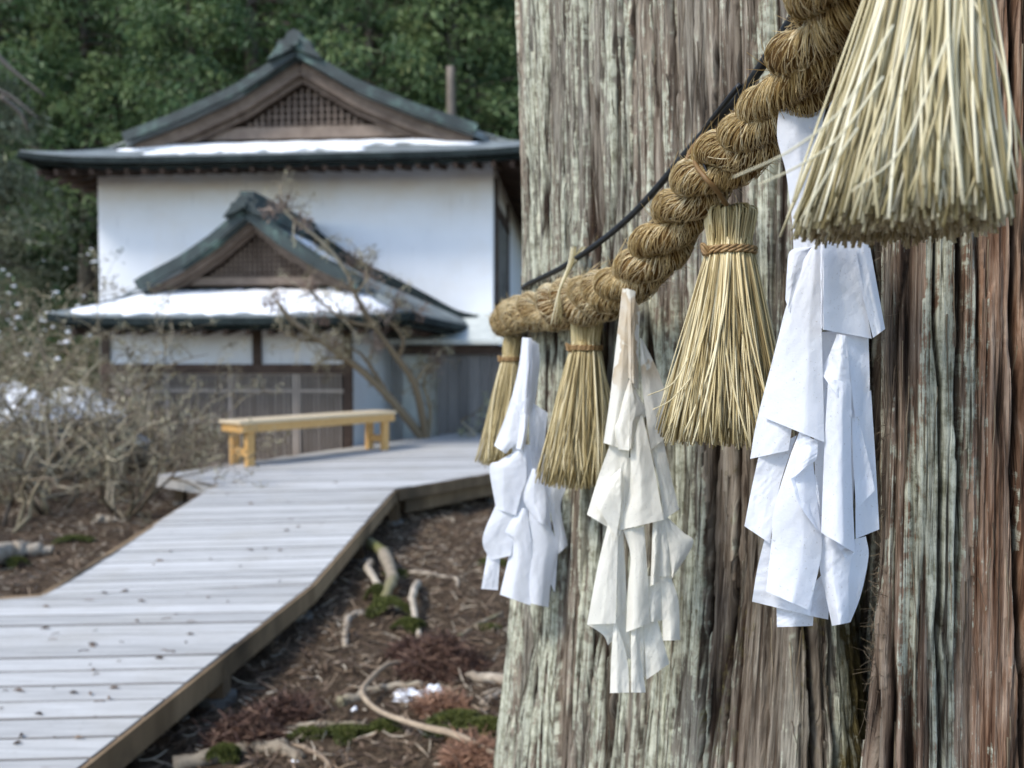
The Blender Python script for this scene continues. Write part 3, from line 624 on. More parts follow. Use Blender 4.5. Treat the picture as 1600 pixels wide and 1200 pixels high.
streamer('largest white paper streamer, partly behind the nearest tassel', .765, [
    ([(1222, 143), (1214, 210), (1228, 270), (1238, 350), (1240, 400)], [(1303, 125), (1284, 200), (1281, 290), (1288, 370), (1300, 410)], 0, 8, -10),
    ([(1303, 125), (1290, 210), (1285, 330), (1286, 380)], [(1312, 140), (1330, 250), (1345, 340), (1350, 385)], 12, -4, 10),
    ([(1287, 362), (1287, 440), (1287, 515)], [(1332, 366), (1345, 430), (1362, 529)], -15, -5, 32),
    ([(1282, 360), (1282, 440), (1283, 513)], [(1288, 361), (1288, 440), (1288, 516)], -16, 1, -6),
    ([(1325, 366), (1350, 470), (1364, 528)], [(1357, 370), (1362, 400), (1383, 514)], 2, 8, 18),
    ([(1256, 405), (1243, 440), (1225, 490), (1210, 560), (1193, 652)], [(1284, 362), (1285, 430), (1284, 520), (1286, 600), (1288, 691)], -8, 11, -20),
    ([(1262, 385), (1235, 392), (1230, 420), (1227, 468)], [(1284, 380), (1262, 402), (1255, 420), (1235, 490)], -5, 7, -6),
    ([(1228, 480), (1205, 570), (1182, 660), (1172, 717)], [(1250, 520), (1246, 600), (1240, 650), (1232, 704)], 4, 5, -18),
    ([(1186, 710), (1175, 760), (1163, 822)], [(1245, 680), (1218, 760), (1203, 849)], 8, 6, -14),
    ([(1250, 672), (1232, 720), (1211, 790), (1205, 850), (1197, 924)], [(1266, 680), (1278, 790), (1284, 846), (1279, 890), (1263, 953)], -10, 13, -12),
    ([(1195, 840), (1183, 890), (1175, 940)], [(1245, 850), (1272, 900), (1266, 962)], 6, 5, -10),
    ([(1213, 930), (1214, 980)], [(1274, 930), (1270, 978)], 11, 3, 4),
    ([(1250, 676), (1243, 730), (1236, 748)], [(1278, 690), (1276, 715), (1267, 727)], -20, 6, -8),
    ([(1236, 748), (1250, 790), (1280, 832)], [(1267, 727), (1278, 760), (1283, 834)], -17, -7, 14),
    ([(1308, 522), (1295, 555), (1281, 580)], [(1322, 524), (1327, 580), (1331, 652)], -15, 8, -10),
    ([(1294, 590), (1288, 700), (1283, 832)], [(1330, 600), (1330, 720), (1336, 864)], -18, 15, 6),
    ([(1304, 845), (1321, 873)], [(1336, 855), (1336, 863)], -14, -3, 4),
    ([(1288, 835), (1280, 880), (1290, 930), (1300, 978)], [(1335, 850), (1327, 900), (1326, 973)], -8, 9, -6),
    ([(1325, 845), (1325, 973)], [(1353, 838), (1357, 870), (1345, 930), (1329, 972)], 0, -4, 22),
    ([(1322, 522), (1330, 600), (1336, 652)], [(1357, 526), (1359, 600), (1357, 645)], -3, -5, 22),
    ([(1331, 640), (1333, 720), (1338, 796)], [(1342, 655), (1360, 730), (1367, 766)], -5, -4, 16),
    ([(1333, 620), (1336, 760), (1337, 842)], [(1361, 610), (1368, 720), (1374, 827)], 5, -3, 18),
    ([(1270, 520), (1272, 700), (1280, 850)], [(1330, 515), (1335, 700), (1330, 860)], 12, 3, 10),
    ([(1255, 930), (1255, 960)], [(1300, 880), (1294, 968)], 9, 3, 4)], M['paper'], 1)
streamer('cream paper streamer stained brown near its top, hanging against the bark', 1.15, [
    ([(972, 450), (968, 490), (960, 560), (952, 630), (943, 692)], [(987, 455), (985, 520), (982, 590), (966, 699)], 0, 8, -16),
    ([(984, 452), (984, 520), (985, 600)], [(1000, 482), (998, 540), (998, 610)], -5, 9, 8),
    ([(978, 450), (981, 520), (982, 590)], [(993, 455), (991, 520), (990, 600)], -12, 7, -6),
    ([(1000, 528), (1003, 600), (1017, 703)], [(1004, 530), (1030, 585), (1047, 640), (1052, 675)], 4, 7, 26),
    ([(983, 593), (965, 650), (956, 670), (966, 702)], [(986, 593), (985, 650), (983, 704)], -12, 9, -26),
    ([(985, 593), (984, 640), (983, 702)], [(989, 600), (1010, 645), (997, 660), (990, 699)], -13, 8, 26),
    ([(954, 692), (935, 745), (917, 804)], [(985, 690), (978, 740), (950, 824)], 6, 5, -14),
    ([(985, 700), (984, 760), (967, 829)], [(1003, 645), (1020, 720), (1037, 812)], -10, 13, -10),
    ([(969, 715), (968, 760), (961, 842)], [(986, 715), (984, 770), (975, 830)], -3, 5, 8),
    ([(969, 732), (945, 755), (925, 778)], [(971, 734), (970, 790), (963, 840)], -14, 7, -18),
    ([(1017, 700), (1030, 760), (1037, 812)], [(1036, 686), (1050, 750), (1061, 796)], 4, 6, 16),
    ([(1038, 806), (1046, 860), (1050, 904)], [(1043, 808), (1068, 832), (1083, 849), (1052, 902)], 2, 7, 20),
    ([(1020, 812), (1018, 870), (1016, 916)], [(1034, 812), (1032, 880), (1031, 908)], -8, 9, 6),
    ([(1029, 812), (1031, 901)], [(1043, 806), (1049, 900)], -3, 5, 10),
    ([(953, 806), (935, 880), (917, 976)], [(966, 830), (964, 900), (962, 974)], -7, 8, -14),
    ([(962, 838), (964, 900), (963, 968)], [(974, 830), (979, 930), (979, 950)], 0, -5, 20),
    ([(974, 828), (985, 868), (981, 920), (978, 988)], [(1006, 822), (1010, 870), (1013, 920), (1015, 974)], -10, 12, -4),
    ([(1012, 900), (1014, 972)], [(1034, 902), (1037, 969)], 1, 5, 10),
    ([(1033, 900), (1036, 1001)], [(1048, 900), (1060, 940), (1063, 1000)], 4, 7, 10),
    ([(959, 970), (955, 1030), (953, 1083)], [(964, 975), (980, 1030), (983, 1082)], -4, 7, -8),
    ([(986, 975), (986, 1082)], [(1000, 975), (1000, 1010), (1009, 1082)], -6, 7, 6),
    ([(1006, 968), (1010, 1062)], [(1026, 965), (1046, 1037)], 2, 5, 14),
    ([(917, 975), (942, 992), (950, 1008)], [(962, 974), (960, 990), (956, 1002)], 5, -5, 8),
    ([(961, 965), (966, 1010), (978, 1028)], [(980, 945), (985, 1000), (986, 1030)], 5, -4, 12),
    ([(996, 960), (1002, 1050)], [(1014, 965), (1009, 1060)], 5, 4, 6)], M['paper_cream'], 2)
streamer('farthest white paper streamer, hanging at the left edge of the trunk', 1.515, [
    ([(816, 527), (811, 570), (800, 620)], [(828, 528), (826, 575), (816, 650)], 0, 10, -20),
    ([(824, 527), (824, 575), (818, 650)], [(842, 537), (843, 575), (834, 645)], -4, 10, 16),
    ([(819, 528), (818, 580), (813, 640)], [(831, 528), (829, 580), (826, 650)], -12, 8, -6),
    ([(803, 608), (790, 650), (772, 696)], [(816, 625), (814, 680), (790, 709)], -3, 8, -16),
    ([(809, 630), (812, 660), (806, 701)], [(828, 620), (823, 680), (818, 703)], -14, 10, -6),
    ([(826, 625), (828, 700), (832, 730)], [(856, 645), (850, 700), (846, 740)], 2, 6, 18),
    ([(808, 703), (780, 720), (765, 731), (775, 795)], [(822, 705), (822, 750), (815, 770), (806, 805)], -6, 10, -20),
    ([(776, 785), (754, 842), (766, 876)], [(822, 780), (805, 830), (798, 868)], -1, 8, -14),
    ([(832, 732), (818, 778), (836, 812)], [(840, 732), (852, 780), (853, 822)], -16, 10, -8),
    ([(846, 745), (860, 800), (872, 866)], [(887, 758), (876, 792), (887, 852)], 3, 7, 18),
    ([(761, 866), (752, 920)], [(782, 862), (778, 922)], 7, 5, -6),
    ([(816, 793), (788, 829), (798, 850), (781, 929)], [(823, 796), (832, 870), (829, 946)], -9, 11, -18),
    ([(828, 790), (822, 860), (826, 942)], [(850, 806), (870, 850), (862, 900), (857, 949)], -8, 11, 12),
    ([(800, 690), (806, 800)], [(850, 700), (862, 830)], 8, 4, 6),
    ([(856, 830), (857, 905)], [(873, 846), (867, 926)], 4, 4, 10)], M['paper'], 3)

# ------------------------------------------------------------------ boardwalk
ZN, ZP = .20, .336
nr0, nr1 = PZ(120, 1200, ZN), PZ(487, 912, ZN); nl1 = PZ(65, 930, ZN)
dirn = (nr1 - nr0) / np.linalg.norm(nr1 - nr0); nrS = nr0 - dirn * 3.4
back_l = nl1 + (nl1 - PZ(-10, 935, ZN)) / np.linalg.norm(nl1 - PZ(-10, 935, ZN)) * -2.6
tr1, tl1 = PZ(617, 764, ZP), PZ(342, 757, ZP)
pl = PZ(246, 741, ZP); pbk = PZ(721, 675, ZP); pbr = pbk + np.array([2.3, -.55, 0]); pfr = tr1 + (PZ(770, 738, ZP) - tr1) * 2.6
walk = thing('boardwalk', 'weathered grey plank boardwalk rising by a ramp to a bench platform', 'boardwalk', (nr1 + nl1) / 2)
def clip_poly(poly, a, b):                  # keep the part of poly to the left of a->b (plan view)
    out = []; nrm = lambda p: (b[0] - a[0]) * (p[1] - a[1]) - (b[1] - a[1]) * (p[0] - a[0])
    for i in range(len(poly)):
        p, q = poly[i], poly[(i + 1) % len(poly)]; dp, dq = nrm(p), nrm(q)
        if dp >= 0: out.append(p)
        if dp * dq < 0: out.append(p + (q - p) * dp / (dp - dq))
    return out
def planks(name, outline, zf, kdir, wid=.14, gap=.009, th=.032):
    ol = [np.array(p[:2], float) for p in outline]
    ar = sum(ol[i][0] * ol[(i + 1) % len(ol)][1] - ol[(i + 1) % len(ol)][0] * ol[i][1] for i in range(len(ol)))
    if ar < 0: ol = ol[::-1]
    d = np.array([1, kdir]) / math.hypot(1, kdir); e = np.array([-d[1], d[0]])
    lo, hi = min(p @ e for p in ol), max(p @ e for p in ol); mb = MB(); s = lo
    nail = MB()
    while s < hi:
        rect = [d * -30 + e * s, d * 30 + e * s, d * 30 + e * (s + wid), d * -30 + e * (s + wid)]
        for i in range(len(ol)):
            if len(rect) < 3: break
            rect = clip_poly(rect, ol[i], ol[(i + 1) % len(ol)])
        if len(rect) >= 3:
            r = rng.random(); dz = .0022 * rng.normal()
            tr = random.uniform(-.012, .012)
            mb.prism([np.array([p[0], p[1], zf(p[0], p[1]) + dz - th]) for p in rect], (0, 0, th), r)
            c = sum(rect) / len(rect)
        s += wid + gap
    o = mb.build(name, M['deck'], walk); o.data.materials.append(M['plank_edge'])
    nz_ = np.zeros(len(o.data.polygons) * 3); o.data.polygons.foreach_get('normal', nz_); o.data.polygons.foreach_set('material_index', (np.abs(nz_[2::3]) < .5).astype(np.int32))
    bv = o.modifiers.new('eased_edges', 'BEVEL'); bv.width = .0025; bv.segments = 1; bv.limit_method = 'ANGLE'
    return o
flat = lambda z: (lambda x, y: z)
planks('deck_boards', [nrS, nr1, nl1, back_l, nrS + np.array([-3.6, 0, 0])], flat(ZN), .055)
def zr(x, y):
    a = ((np.array([x, y]) - nr1[:2]) @ (tr1 - nr1)[:2]) / ((tr1 - nr1)[:2] @ (tr1 - nr1)[:2])
    return ZN + (ZP - ZN) * float(sstep(-.10, 1.02, np.array(a))) * .5 + (ZP - ZN) * float(np.clip(a, 0, 1)) * .5
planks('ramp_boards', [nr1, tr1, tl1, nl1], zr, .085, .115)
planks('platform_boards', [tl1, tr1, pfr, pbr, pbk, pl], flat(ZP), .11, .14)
def edge(mb, pts, top, hh, th, off=.02):
    for p, q in zip(pts[:-1], pts[1:]):
        p, q = np.array(p, float), np.array(q, float); mb.beam(p + (0, 0, -top - hh / 2), q + (0, 0, -top - hh / 2), th, hh, rng.random())
mb = MB(); edge(mb, [nrS, nr1, tr1], .007, .105, .036); fas = mb.build('edge_board', M['fascia'], walk)
mb = MB(); edge(mb, [tr1 + (0.02, 0.02, 0), pfr], .007, .10, .036); edge(mb, [tr1 + (.05, .20, 0), pfr + (0, .20, 0)], .13, .12, .06); mb.build('edge_board', M['fascia'], walk)
mb = MB(); edge(mb, [pl, tl1 + (.02, .02, 0)], -.001, .12, .036); mb.build('edge_board', wood_mat('pale_edge_wood', (.36, .34, .31), (.5, .48, .45), (5, 5, 2)), walk)
mb = MB(); edge(mb, [back_l, nl1], -.001, .105, .036); edge(mb, [nl1, tl1], -.001, .105, .036); edge(mb, [pl, pbk, pbr], -.001, .12, .036); mb.build('edge_board', M['fascia'], walk)
def post(p, ztop, stone=False):
    gz = float(hgt(p[0], p[1])); mb = MB(); mb.box((p[0] - .045, p[1] - .045, gz - .03), (p[0] + .045, p[1] + .045, ztop), rng.random()); o = mb.build('post', M['post'], walk)
    mb = MB(); a = np.linspace(0, 2 * np.pi, 9)[:-1]
    mb.prism([(p[0] + .085 * math.cos(q) * (1 + .15 * math.sin(3 * q)), p[1] + .08 * math.sin(q), gz - .05) for q in a], (0, 0, .085)); s_ = mb.build('footing_stone', M['stone'], o)
for q, zt in ((nr0 + dirn * .05, ZN), (nr0 + dirn * 1.0, ZN), (nr1 + (-.05, 0, 0), ZN), ((nr1 + tr1) / 2, .23), (tr1 + (0, .15, 0), ZP - .03), (tr1 * .6 + pfr * .4 + np.array([0, .2, 0]), ZP - .03), (pl + (.22, .1, 0), ZP - .03), (tl1 * .5 + nl1 * .5 + np.array([.1, 0, 0]), .23), (nl1 + (.1, -.1, 0), ZN - .03)):
    post(np.array(q) + (-.03, 0, 0), zt - .04)
# twigs and cone scales dropped on the planks
mb = MB(); 
for _ in range(150):
    x, y = random.uniform(0, 560), random.uniform(770, 1195); p = PZ(x, y, ZN)
    if p[1] > nr1[1]: p[2] = zr(p[0], p[1])
    if p[0] > np.interp(p[1], [nrS[1], nr1[1], tr1[1]], [nrS[0], nr1[0], tr1[0]]) - .08 or (p[1] > nl1[1] and p[0] < np.interp(p[1], [nl1[1], tl1[1]], [nl1[0], tl1[0]]) + .05): continue
    a = random.uniform(0, 6.3); L = random.uniform(.005, .03); d = np.array([math.cos(a), math.sin(a) * .5, 0]) * L
    p[2] += .006
    mb.tubes(catmull([p - d, p + (.3 * L * random.uniform(-1, 1), .2 * L, .002), p + d], 6), [[.0015, .004, .006, .005, .003, .001]] if random.random() < .5 else .002, 5, rng.random(1) * .6)
tag(mb.build('fallen_litter', M['litter'], None), kind='stuff', label='dark twigs and scales dropped on the grey planks')

# ------------------------------------------------------------------ bench
A0, A1 = PZ(393, 729, ZP), PZ(604, 704, ZP)
uu = (A1 - A0) / np.linalg.norm(A1 - A0); vv = np.array([-uu[1], uu[0], 0]); LB = np.linalg.norm(A1 - A0)
bench = thing('wooden_bench', 'backless honey-coloured wooden bench standing on the grey platform', 'bench', A0 + uu * LB / 2 + vv * .17)
def BM(V): return A0 + V[:, :1] * uu + V[:, 1:2] * vv + V[:, 2:] * np.array([0, 0, 1])
WB = .36
for la in (0, LB):
    for lb in (0, WB - .07):
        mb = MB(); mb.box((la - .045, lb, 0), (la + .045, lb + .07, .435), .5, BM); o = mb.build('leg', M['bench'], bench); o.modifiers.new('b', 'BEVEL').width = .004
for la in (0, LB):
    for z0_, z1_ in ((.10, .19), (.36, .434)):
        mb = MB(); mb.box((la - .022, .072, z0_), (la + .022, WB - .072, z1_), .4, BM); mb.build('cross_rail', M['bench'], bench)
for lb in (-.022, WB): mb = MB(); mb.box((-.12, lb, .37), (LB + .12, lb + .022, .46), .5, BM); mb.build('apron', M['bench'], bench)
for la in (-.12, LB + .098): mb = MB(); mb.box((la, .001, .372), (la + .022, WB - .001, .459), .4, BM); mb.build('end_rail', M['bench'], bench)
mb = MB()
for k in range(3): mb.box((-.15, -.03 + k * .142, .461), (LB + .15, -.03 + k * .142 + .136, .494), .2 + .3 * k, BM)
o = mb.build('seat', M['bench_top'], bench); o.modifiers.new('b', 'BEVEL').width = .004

# ------------------------------------------------------------------ hall with copper roofs
YAW = R(4.5); dv = np.array([math.sin(YAW), math.cos(YAW), 0]); rv = np.array([math.cos(YAW), -math.sin(YAW), 0])
O = P(770, 400, 13.5); O[2] = 0
LW = 6.95
hall = thing('shrine_hall', 'white two-storey hall with gabled copper-edged roofs and a latticed porch', 'building', O - rv * LW / 2)
def HB(a, b, z): return O + a * rv + b * dv + np.array([0, 0, z])
def HM(V): return O + V[:, :1] * rv + V[:, 1:2] * dv + V[:, 2:] * np.array([0, 0, 1])
mb = MB(); mb.box((-LW, 0, -.3), (0, 7.5, 5.0), .5, HM); mb.build('wall', M['plaster'], hall)
mb = MB(); mb.box((.003, .25, 1.2), (.06, .40, 4.6), .3, HM); mb.box((.003, 2.6, 1.2), (.06, 2.75, 4.6), .3, HM); mb.box((.003, .25, 4.0), (.07, 2.75, 4.16), .3, HM); mb.box((.003, .25, 2.35), (.07, 2.75, 2.47), .3, HM)
wf = mb.build('window_frame', M['brown_dark'], hall); mb = MB(); mb.box((.002, .40, 2.47), (.03, 2.6, 4.0), .3, HM); mb.build('window_pane', M['glass'], wf)
def irimoya(ca, wg, wE, prof, bg_, bE, bback, zg, zE, zpk, up=.12, seam=.42, snow=(), wEb=None, hipback=True):
    """gable-on-hip roof: ca centre, wg gable half-width, wE eave half-width, bg_ gable plane, bE front eave"""
    wEb = wEb or wE; parts = {}
    top = MB()
    # side slopes: from ridge to eave
    ws = np.concatenate([np.linspace(0, wg, 12), np.linspace(wg, wE, 8)[1:]]); th = .10
    for sg_ in (-1, 1):
        grid = []
        for wv in ws:
            z = np.interp(wv, prof[0], prof[1])
            tE = max(0, (wv - wg) / (wE - wg))
            bf = (bg_ - .42) if wv <= wg else bg_ + .05 + (bE - bg_ - .05) * tE
            row = []
            for q in np.linspace(0, 1, 14):
                b = bf + (bback - bf) * q
                ww = wv * (1 + (wEb / wE - 1) * q * (wv / wE))
                row.append(HB(ca + sg_ * ww, b, z + up * tE ** 2 * (math.exp(-(b - bE) / .8))))
            grid.append(row)
        g3 = np.array(grid); n1, n2 = g3.shape[:2]; i4 = np.arange(n1 * n2).reshape(n1, n2)
        VV = np.concatenate([g3.reshape(-1, 3), g3.reshape(-1, 3) - (0, 0, th)])
        q4 = np.stack([i4[:-1, :-1], i4[1:, :-1], i4[1:, 1:], i4[:-1, 1:]], -1).reshape(-1, 4)
        rim = np.concatenate([i4[0], i4[1:, -1], i4[-1, -2::-1], i4[-2:0:-1, 0]]); rn = np.roll(rim, -1)
        top.add(VV, [q4, q4[:, ::-1] + n1 * n2, np.stack([rim, rn, rn + n1 * n2, rim + n1 * n2], -1)], .5)
        for b in np.arange(bg_ - .2, bback, seam):             # standing seams down the slope
            pr = [HB(ca + sg_ * wv * (1 + (wEb / wE - 1) * max(0, (b - bE) / (bback - bE)) * wv / wE), b, np.interp(wv, prof[0], prof[1]) + .02) for wv in ws if wv <= wg or b > bg_ + .05 + (bE - bg_ - .05) * (wv - wg) / (wE - wg) + .1]
            if len(pr) > 3: top.tubes(catmull(pr, 16), .02, 5, .4)
    # front hip slope
    nu, nv_ = 40, 10; gr = np.zeros((nv_, nu, 3))
    for j, tq in enumerate(np.linspace(0, 1, nv_)):
        hw = wg + (wE - wg) * tq; b = bg_ + .05 + (bE - bg_ - .05) * tq; zc = zg + (zE - zg) * (tq ** .85)
        for i, q in enumerate(np.linspace(-1, 1, nu)): gr[j, i] = HB(ca + hw * q, b, zc + up * tq ** 2 * abs(q) ** 6 - .003)
    i5 = np.arange(nu * nv_).reshape(nv_, nu); VV = np.concatenate([gr.reshape(-1, 3), gr.reshape(-1, 3) - (0, 0, th)])
    q5 = np.stack([i5[:-1, :-1], i5[1:, :-1], i5[1:, 1:], i5[:-1, 1:]], -1).reshape(-1, 4)
    rim = np.concatenate([i5[0], i5[1:, -1], i5[-1, -2::-1], i5[-2:0:-1, 0]]); rn = np.roll(rim, -1)
    top.add(VV, [q5, q5[:, ::-1] + nu * nv_, np.stack([rim, rn, rn + nu * nv_, rim + nu * nv_], -1)], .5)
    rf = top.build('roof', M['roof'], hall)
    # dark eave board following the curved front eave and both sides
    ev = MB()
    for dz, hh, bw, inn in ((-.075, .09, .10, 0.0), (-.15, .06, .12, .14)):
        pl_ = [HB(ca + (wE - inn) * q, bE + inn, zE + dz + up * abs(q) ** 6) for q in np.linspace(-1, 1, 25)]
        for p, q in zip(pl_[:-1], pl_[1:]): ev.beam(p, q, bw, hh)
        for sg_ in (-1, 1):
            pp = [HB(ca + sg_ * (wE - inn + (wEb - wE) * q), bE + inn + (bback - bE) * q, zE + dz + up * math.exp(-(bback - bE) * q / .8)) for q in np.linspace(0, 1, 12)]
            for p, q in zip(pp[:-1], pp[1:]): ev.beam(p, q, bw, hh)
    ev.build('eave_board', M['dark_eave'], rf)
    rt_ = MB()                                                   # rafter ends below the eave
    for q in np.arange(-wE + .25, wE - .2, .30):
        rt_.beam(HB(ca + q, bE + .1, zE - .21), HB(ca + q, bg_ + .3, zE + .02), .07, .09, rng.random())
    for sg_ in (-1, 1):
        for b in np.arange(bE + .5, bback, .35): rt_.beam(HB(ca + sg_ * (wE - .1), b, zE - .21), HB(ca + sg_ * wg, b, zE + .12), .07, .09, rng.random())
    rt_.build('rafters', M['brown_dark'], rf)
    # gable: copper verge, bargeboards, lattice and tie beam
    wv = np.linspace(0, wg + .04, 14); pz = lambda x: np.interp(x, prof[0], prof[1])
    vg, bb, tri = MB(), MB(), MB()
    for sg_ in (-1, 1):
        for x0, x1 in zip(wv[:-1], wv[1:]):
            p, q = HB(ca + sg_ * x0, bg_ - .40, pz(x0) + .01), HB(ca + sg_ * x1, bg_ - .40, pz(x1) + .01)
            vg.beam(p, q, .20, .15, .5, drop=.02)
            vg.beam(p + dv * .06 + (0, 0, .075), q + dv * .06 + (0, 0, .075), .12, .06, .5)
        xb = np.linspace(0, wg - .08, 10)
        for x0, x1 in zip(xb[:-1], xb[1:]):
            bb.beam(HB(ca + sg_ * x0, bg_ - .26, pz(x0) - .22 * seam / .42), HB(ca + sg_ * x1, bg_ - .26, pz(x1) - .22 * seam / .42), .07, .19 * seam / .42, .4)
            bb.beam(HB(ca + sg_ * x0, bg_ - .16, pz(x0) - .37 * seam / .42), HB(ca + sg_ * x1, bg_ - .16, pz(x1) - .36 * seam / .42), .06, .11 * seam / .42, .15)
    vg.build('verge', M['copper'], rf); gb = bb.build('bargeboard', M['brown'], hall)
    zb = zg - .02
    outl = [HB(ca + q, bg_ + .02, max(zb, pz(abs(q)) - .2)) for q in np.linspace(-wg, wg, 15)]
    tri.prism(outl + [HB(ca + wg, bg_ + .02, zb - .05), HB(ca - wg, bg_ + .02, zb - .05)][:2], dv * .05, .3)
    tri.build('gable_panel', M['brown_dark'], hall)
    lt = MB(); gw = wg * .72
    for x in np.arange(-gw, gw + .01, .115 * seam / .42):
        h_ = pz(abs(x) * 1.05) - .44 * seam / .42
        if h_ > zb + .3 * seam / .42: lt.box((ca + x - .017 * seam / .42, bg_ - .06, zb + .24 * seam / .42), (ca + x + .017 * seam / .42, bg_ - .02, h_), .5, HM)
    for z in np.arange(zb + .30 * seam / .42, zpk - .6 * seam / .42, .115 * seam / .42):
        xx = np.interp(-(z + .44 * seam / .42), -np.array(prof[1]), prof[0]) * .95
        if xx > .1: lt.box((ca - xx, bg_ - .045, z - .011), (ca + xx, bg_ - .012, z + .011), .4, HM)
    lt.box((ca - gw * 1.25, bg_ - .10, zb + .03), (ca + gw * 1.25, bg_ - .03, zb + .23 * seam / .42), .7, HM)
    lt.build('gable_lattice', M['brown'], hall)
    # ridge with its end ornament
    rd = MB(); rd.box((ca - .16, bg_ - .45, zpk - .05), (ca + .16, bback, zpk + .16), .2, HM); rd.box((ca - .10, bg_ - .43, zpk + .155), (ca + .10, bback, zpk + .27), .3, HM)
    rg = rd.build('ridge', M['copper'], rf)
    om = MB(); k = seam / .42
    sil = [(-.46, -.22), (-.30, -.02), (-.26, .09), (-.15, .12), (-.11, .22), (0, .27), (.11, .22), (.15, .12), (.26, .09), (.30, -.02), (.46, -.22), (.20, -.12), (0, -.02), (-.20, -.12)]
    om.prism([HB(ca + x * k, bg_ - .58, zpk + .03 + z * k) for x, z in sil], dv * .14, .2)
    om.prism([HB(ca + .11 * k * math.cos(q), bg_ - .63, zpk + .10 * k + .09 * k * math.sin(q)) for q in np.linspace(0, 2 * np.pi, 13)[:-1]], dv * .06, .9)
    om.build('ridge_ornament', M['copper'], rg)
    # snow lying on the front slope
    for t0, t1, qa, qb in snow:
        sn = MB(); nu = 60; rows = []
        for j, tq in enumerate(np.linspace(t0, t1, 7)):
            row = []
            for i, q in enumerate(np.linspace(qa, qb, nu)):
                jag = ((.10 if seam > .4 else .025) * math.sin(i * 1.7 + j) + (.22 if seam > .4 else .06) * float(vn(np.array(i * .33 + 9 * j), np.array(q * 0 + j), 4)) - (.08 if j == 6 else -.04)) * (t1 - t0) * (1 if j in (0, 6) else 0)
                tt = np.clip(tq + jag, 0, 1); hw = wg + (wE - wg) * tt; b = bg_ + .05 + (bE - bg_ - .05) * tt
                e_ = min(1, 3.0 * min((j + .3) / 6., 1 - (j - .3) / 6.)) * min(1, 8 * min(i, nu - 1 - i) / nu + .1)
                row.append(HB(ca + hw * q, b, zg + (zE - zg) * (tt ** .85) + up * tt ** 2 * abs(q) ** 6 + .004 + .055 * e_ * (1 + .10 * math.sin(i * .9))))
            rows.append(row)
        A = np.array(rows); i6 = np.arange(A.shape[0] * nu).reshape(-1, nu); n6 = A.shape[0] * nu
        VV = np.concatenate([A.reshape(-1, 3), A.reshape(-1, 3) - (0, 0, .05)])
        q6 = np.stack([i6[:-1, :-1], i6[1:, :-1], i6[1:, 1:], i6[:-1, 1:]], -1).reshape(-1, 4)
        rim = np.concatenate([i6[0], i6[1:, -1], i6[-1, -2::-1], i6[-2:0:-1, 0]]); rn = np.roll(rim, -1)
        sn.add(VV, [q6, q6[:, ::-1] + n6, np.stack([rim, rn, rn + n6, rim + n6], -1)])
        tag(sn.build('snow', M['snow'], None, True), 'white snow lying along the porch roof slope' if seam < .4 else 'white snow strips lying on the upper roof skirt', 'snow', kind='stuff')
    return rf
irimoya(-LW / 2 + .27, 2.95, 4.45, ([0, 1, 2, 2.95, 4.45], [6.58, 5.98, 5.56, 5.24, 4.76]), 0.0, -1.0, 7.5, 5.23, 4.76, 6.58, .14, .42,
        snow=((.05, .42, -.93, .86), (.55, .80, -.62, .30)))
PC = -3.14                                                     # porch
irimoya(PC, 1.55, 2.42, ([0, .5, 1.0, 1.55, 2.42], [3.54, 3.14, 2.82, 2.55, 2.06]), -2.25, -3.35, -.02, 2.54, 2.06, 3.54, .06, .26,
        snow=((.03, 1.0, -.97, .92),), wEb=2.85)
# snow on the far strip of the porch's right slope, and the roll along the wall
sn = MB(); ws = np.linspace(.25, 2.55, 16)
za = lambda x: np.interp(x, [0, .5, 1.0, 1.55, 2.42, 2.9], [3.54, 3.14, 2.82, 2.55, 2.06, 1.95])
A = np.array([[HB(PC + x, b, za(x) + (.05 if 0 < j < 4 else .012)) for j, b in enumerate(np.linspace(-1.75, -.35, 5))] for x in ws]); i6 = np.arange(80).reshape(16, 5)
sn.add(A, np.stack([i6[:-1, :-1], i6[1:, :-1], i6[1:, 1:], i6[:-1, 1:]], -1).reshape(-1, 4)); tag(sn.build('snow', M['snow'], None, True), 'white snow strip down the right side of the porch roof', 'snow', kind='stuff')
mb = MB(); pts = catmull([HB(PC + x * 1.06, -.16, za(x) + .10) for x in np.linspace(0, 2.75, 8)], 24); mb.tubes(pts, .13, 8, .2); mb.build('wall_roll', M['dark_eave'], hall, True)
mb = MB(); wl, wr = PC - 2.22, PC + 1.42; bw = -2.55
mb.box((wl, bw, 1.36), (wr, bw + .12, 2.06), .5, HM); mb.box((wl, bw + .12, -.2), (wl + .1, -.01, 2.0), .5, HM); mb.box((wr - .1, bw + .12, -.2), (wr, -.01, 2.0), .5, HM); mb.build('porch_wall', M['plaster'], hall)
mb = MB()
for x, zl in ((wl + .02, -.2), (PC + .02, 1.42), (wr - .10, -.2)): mb.box((x, bw - .05, zl), (x + .12, bw - .004, 2.05), .3, HM)
mb.box((wl, bw - .07, 1.29), (wr + .02, bw - .052, 1.42), .8, HM); mb.box((wl, bw - .07, 1.98), (wr, bw - .052, 2.08), .2, HM); mb.build('porch_frame', M['brown_dark'], hall)
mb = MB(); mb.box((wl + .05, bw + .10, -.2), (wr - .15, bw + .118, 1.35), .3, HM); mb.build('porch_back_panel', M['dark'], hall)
mb = MB()
for x in np.arange(wl + .06, wr - .05, .062): mb.box((x, bw - .03, -.02), (x + .027, bw - .002, 1.30), rng.random(), HM)
for z in (-.02, .58, 1.02, 1.27): mb.box((wl, bw - .045, z), (wr, bw - .031, z + .05), .6, HM)
for x in np.arange(wl, wr, .94): mb.box((x, bw - .048, -.05), (x + .09, bw - .0455, 1.30), .4, HM)
mb.build('lattice_screen', M['lattice'], hall)
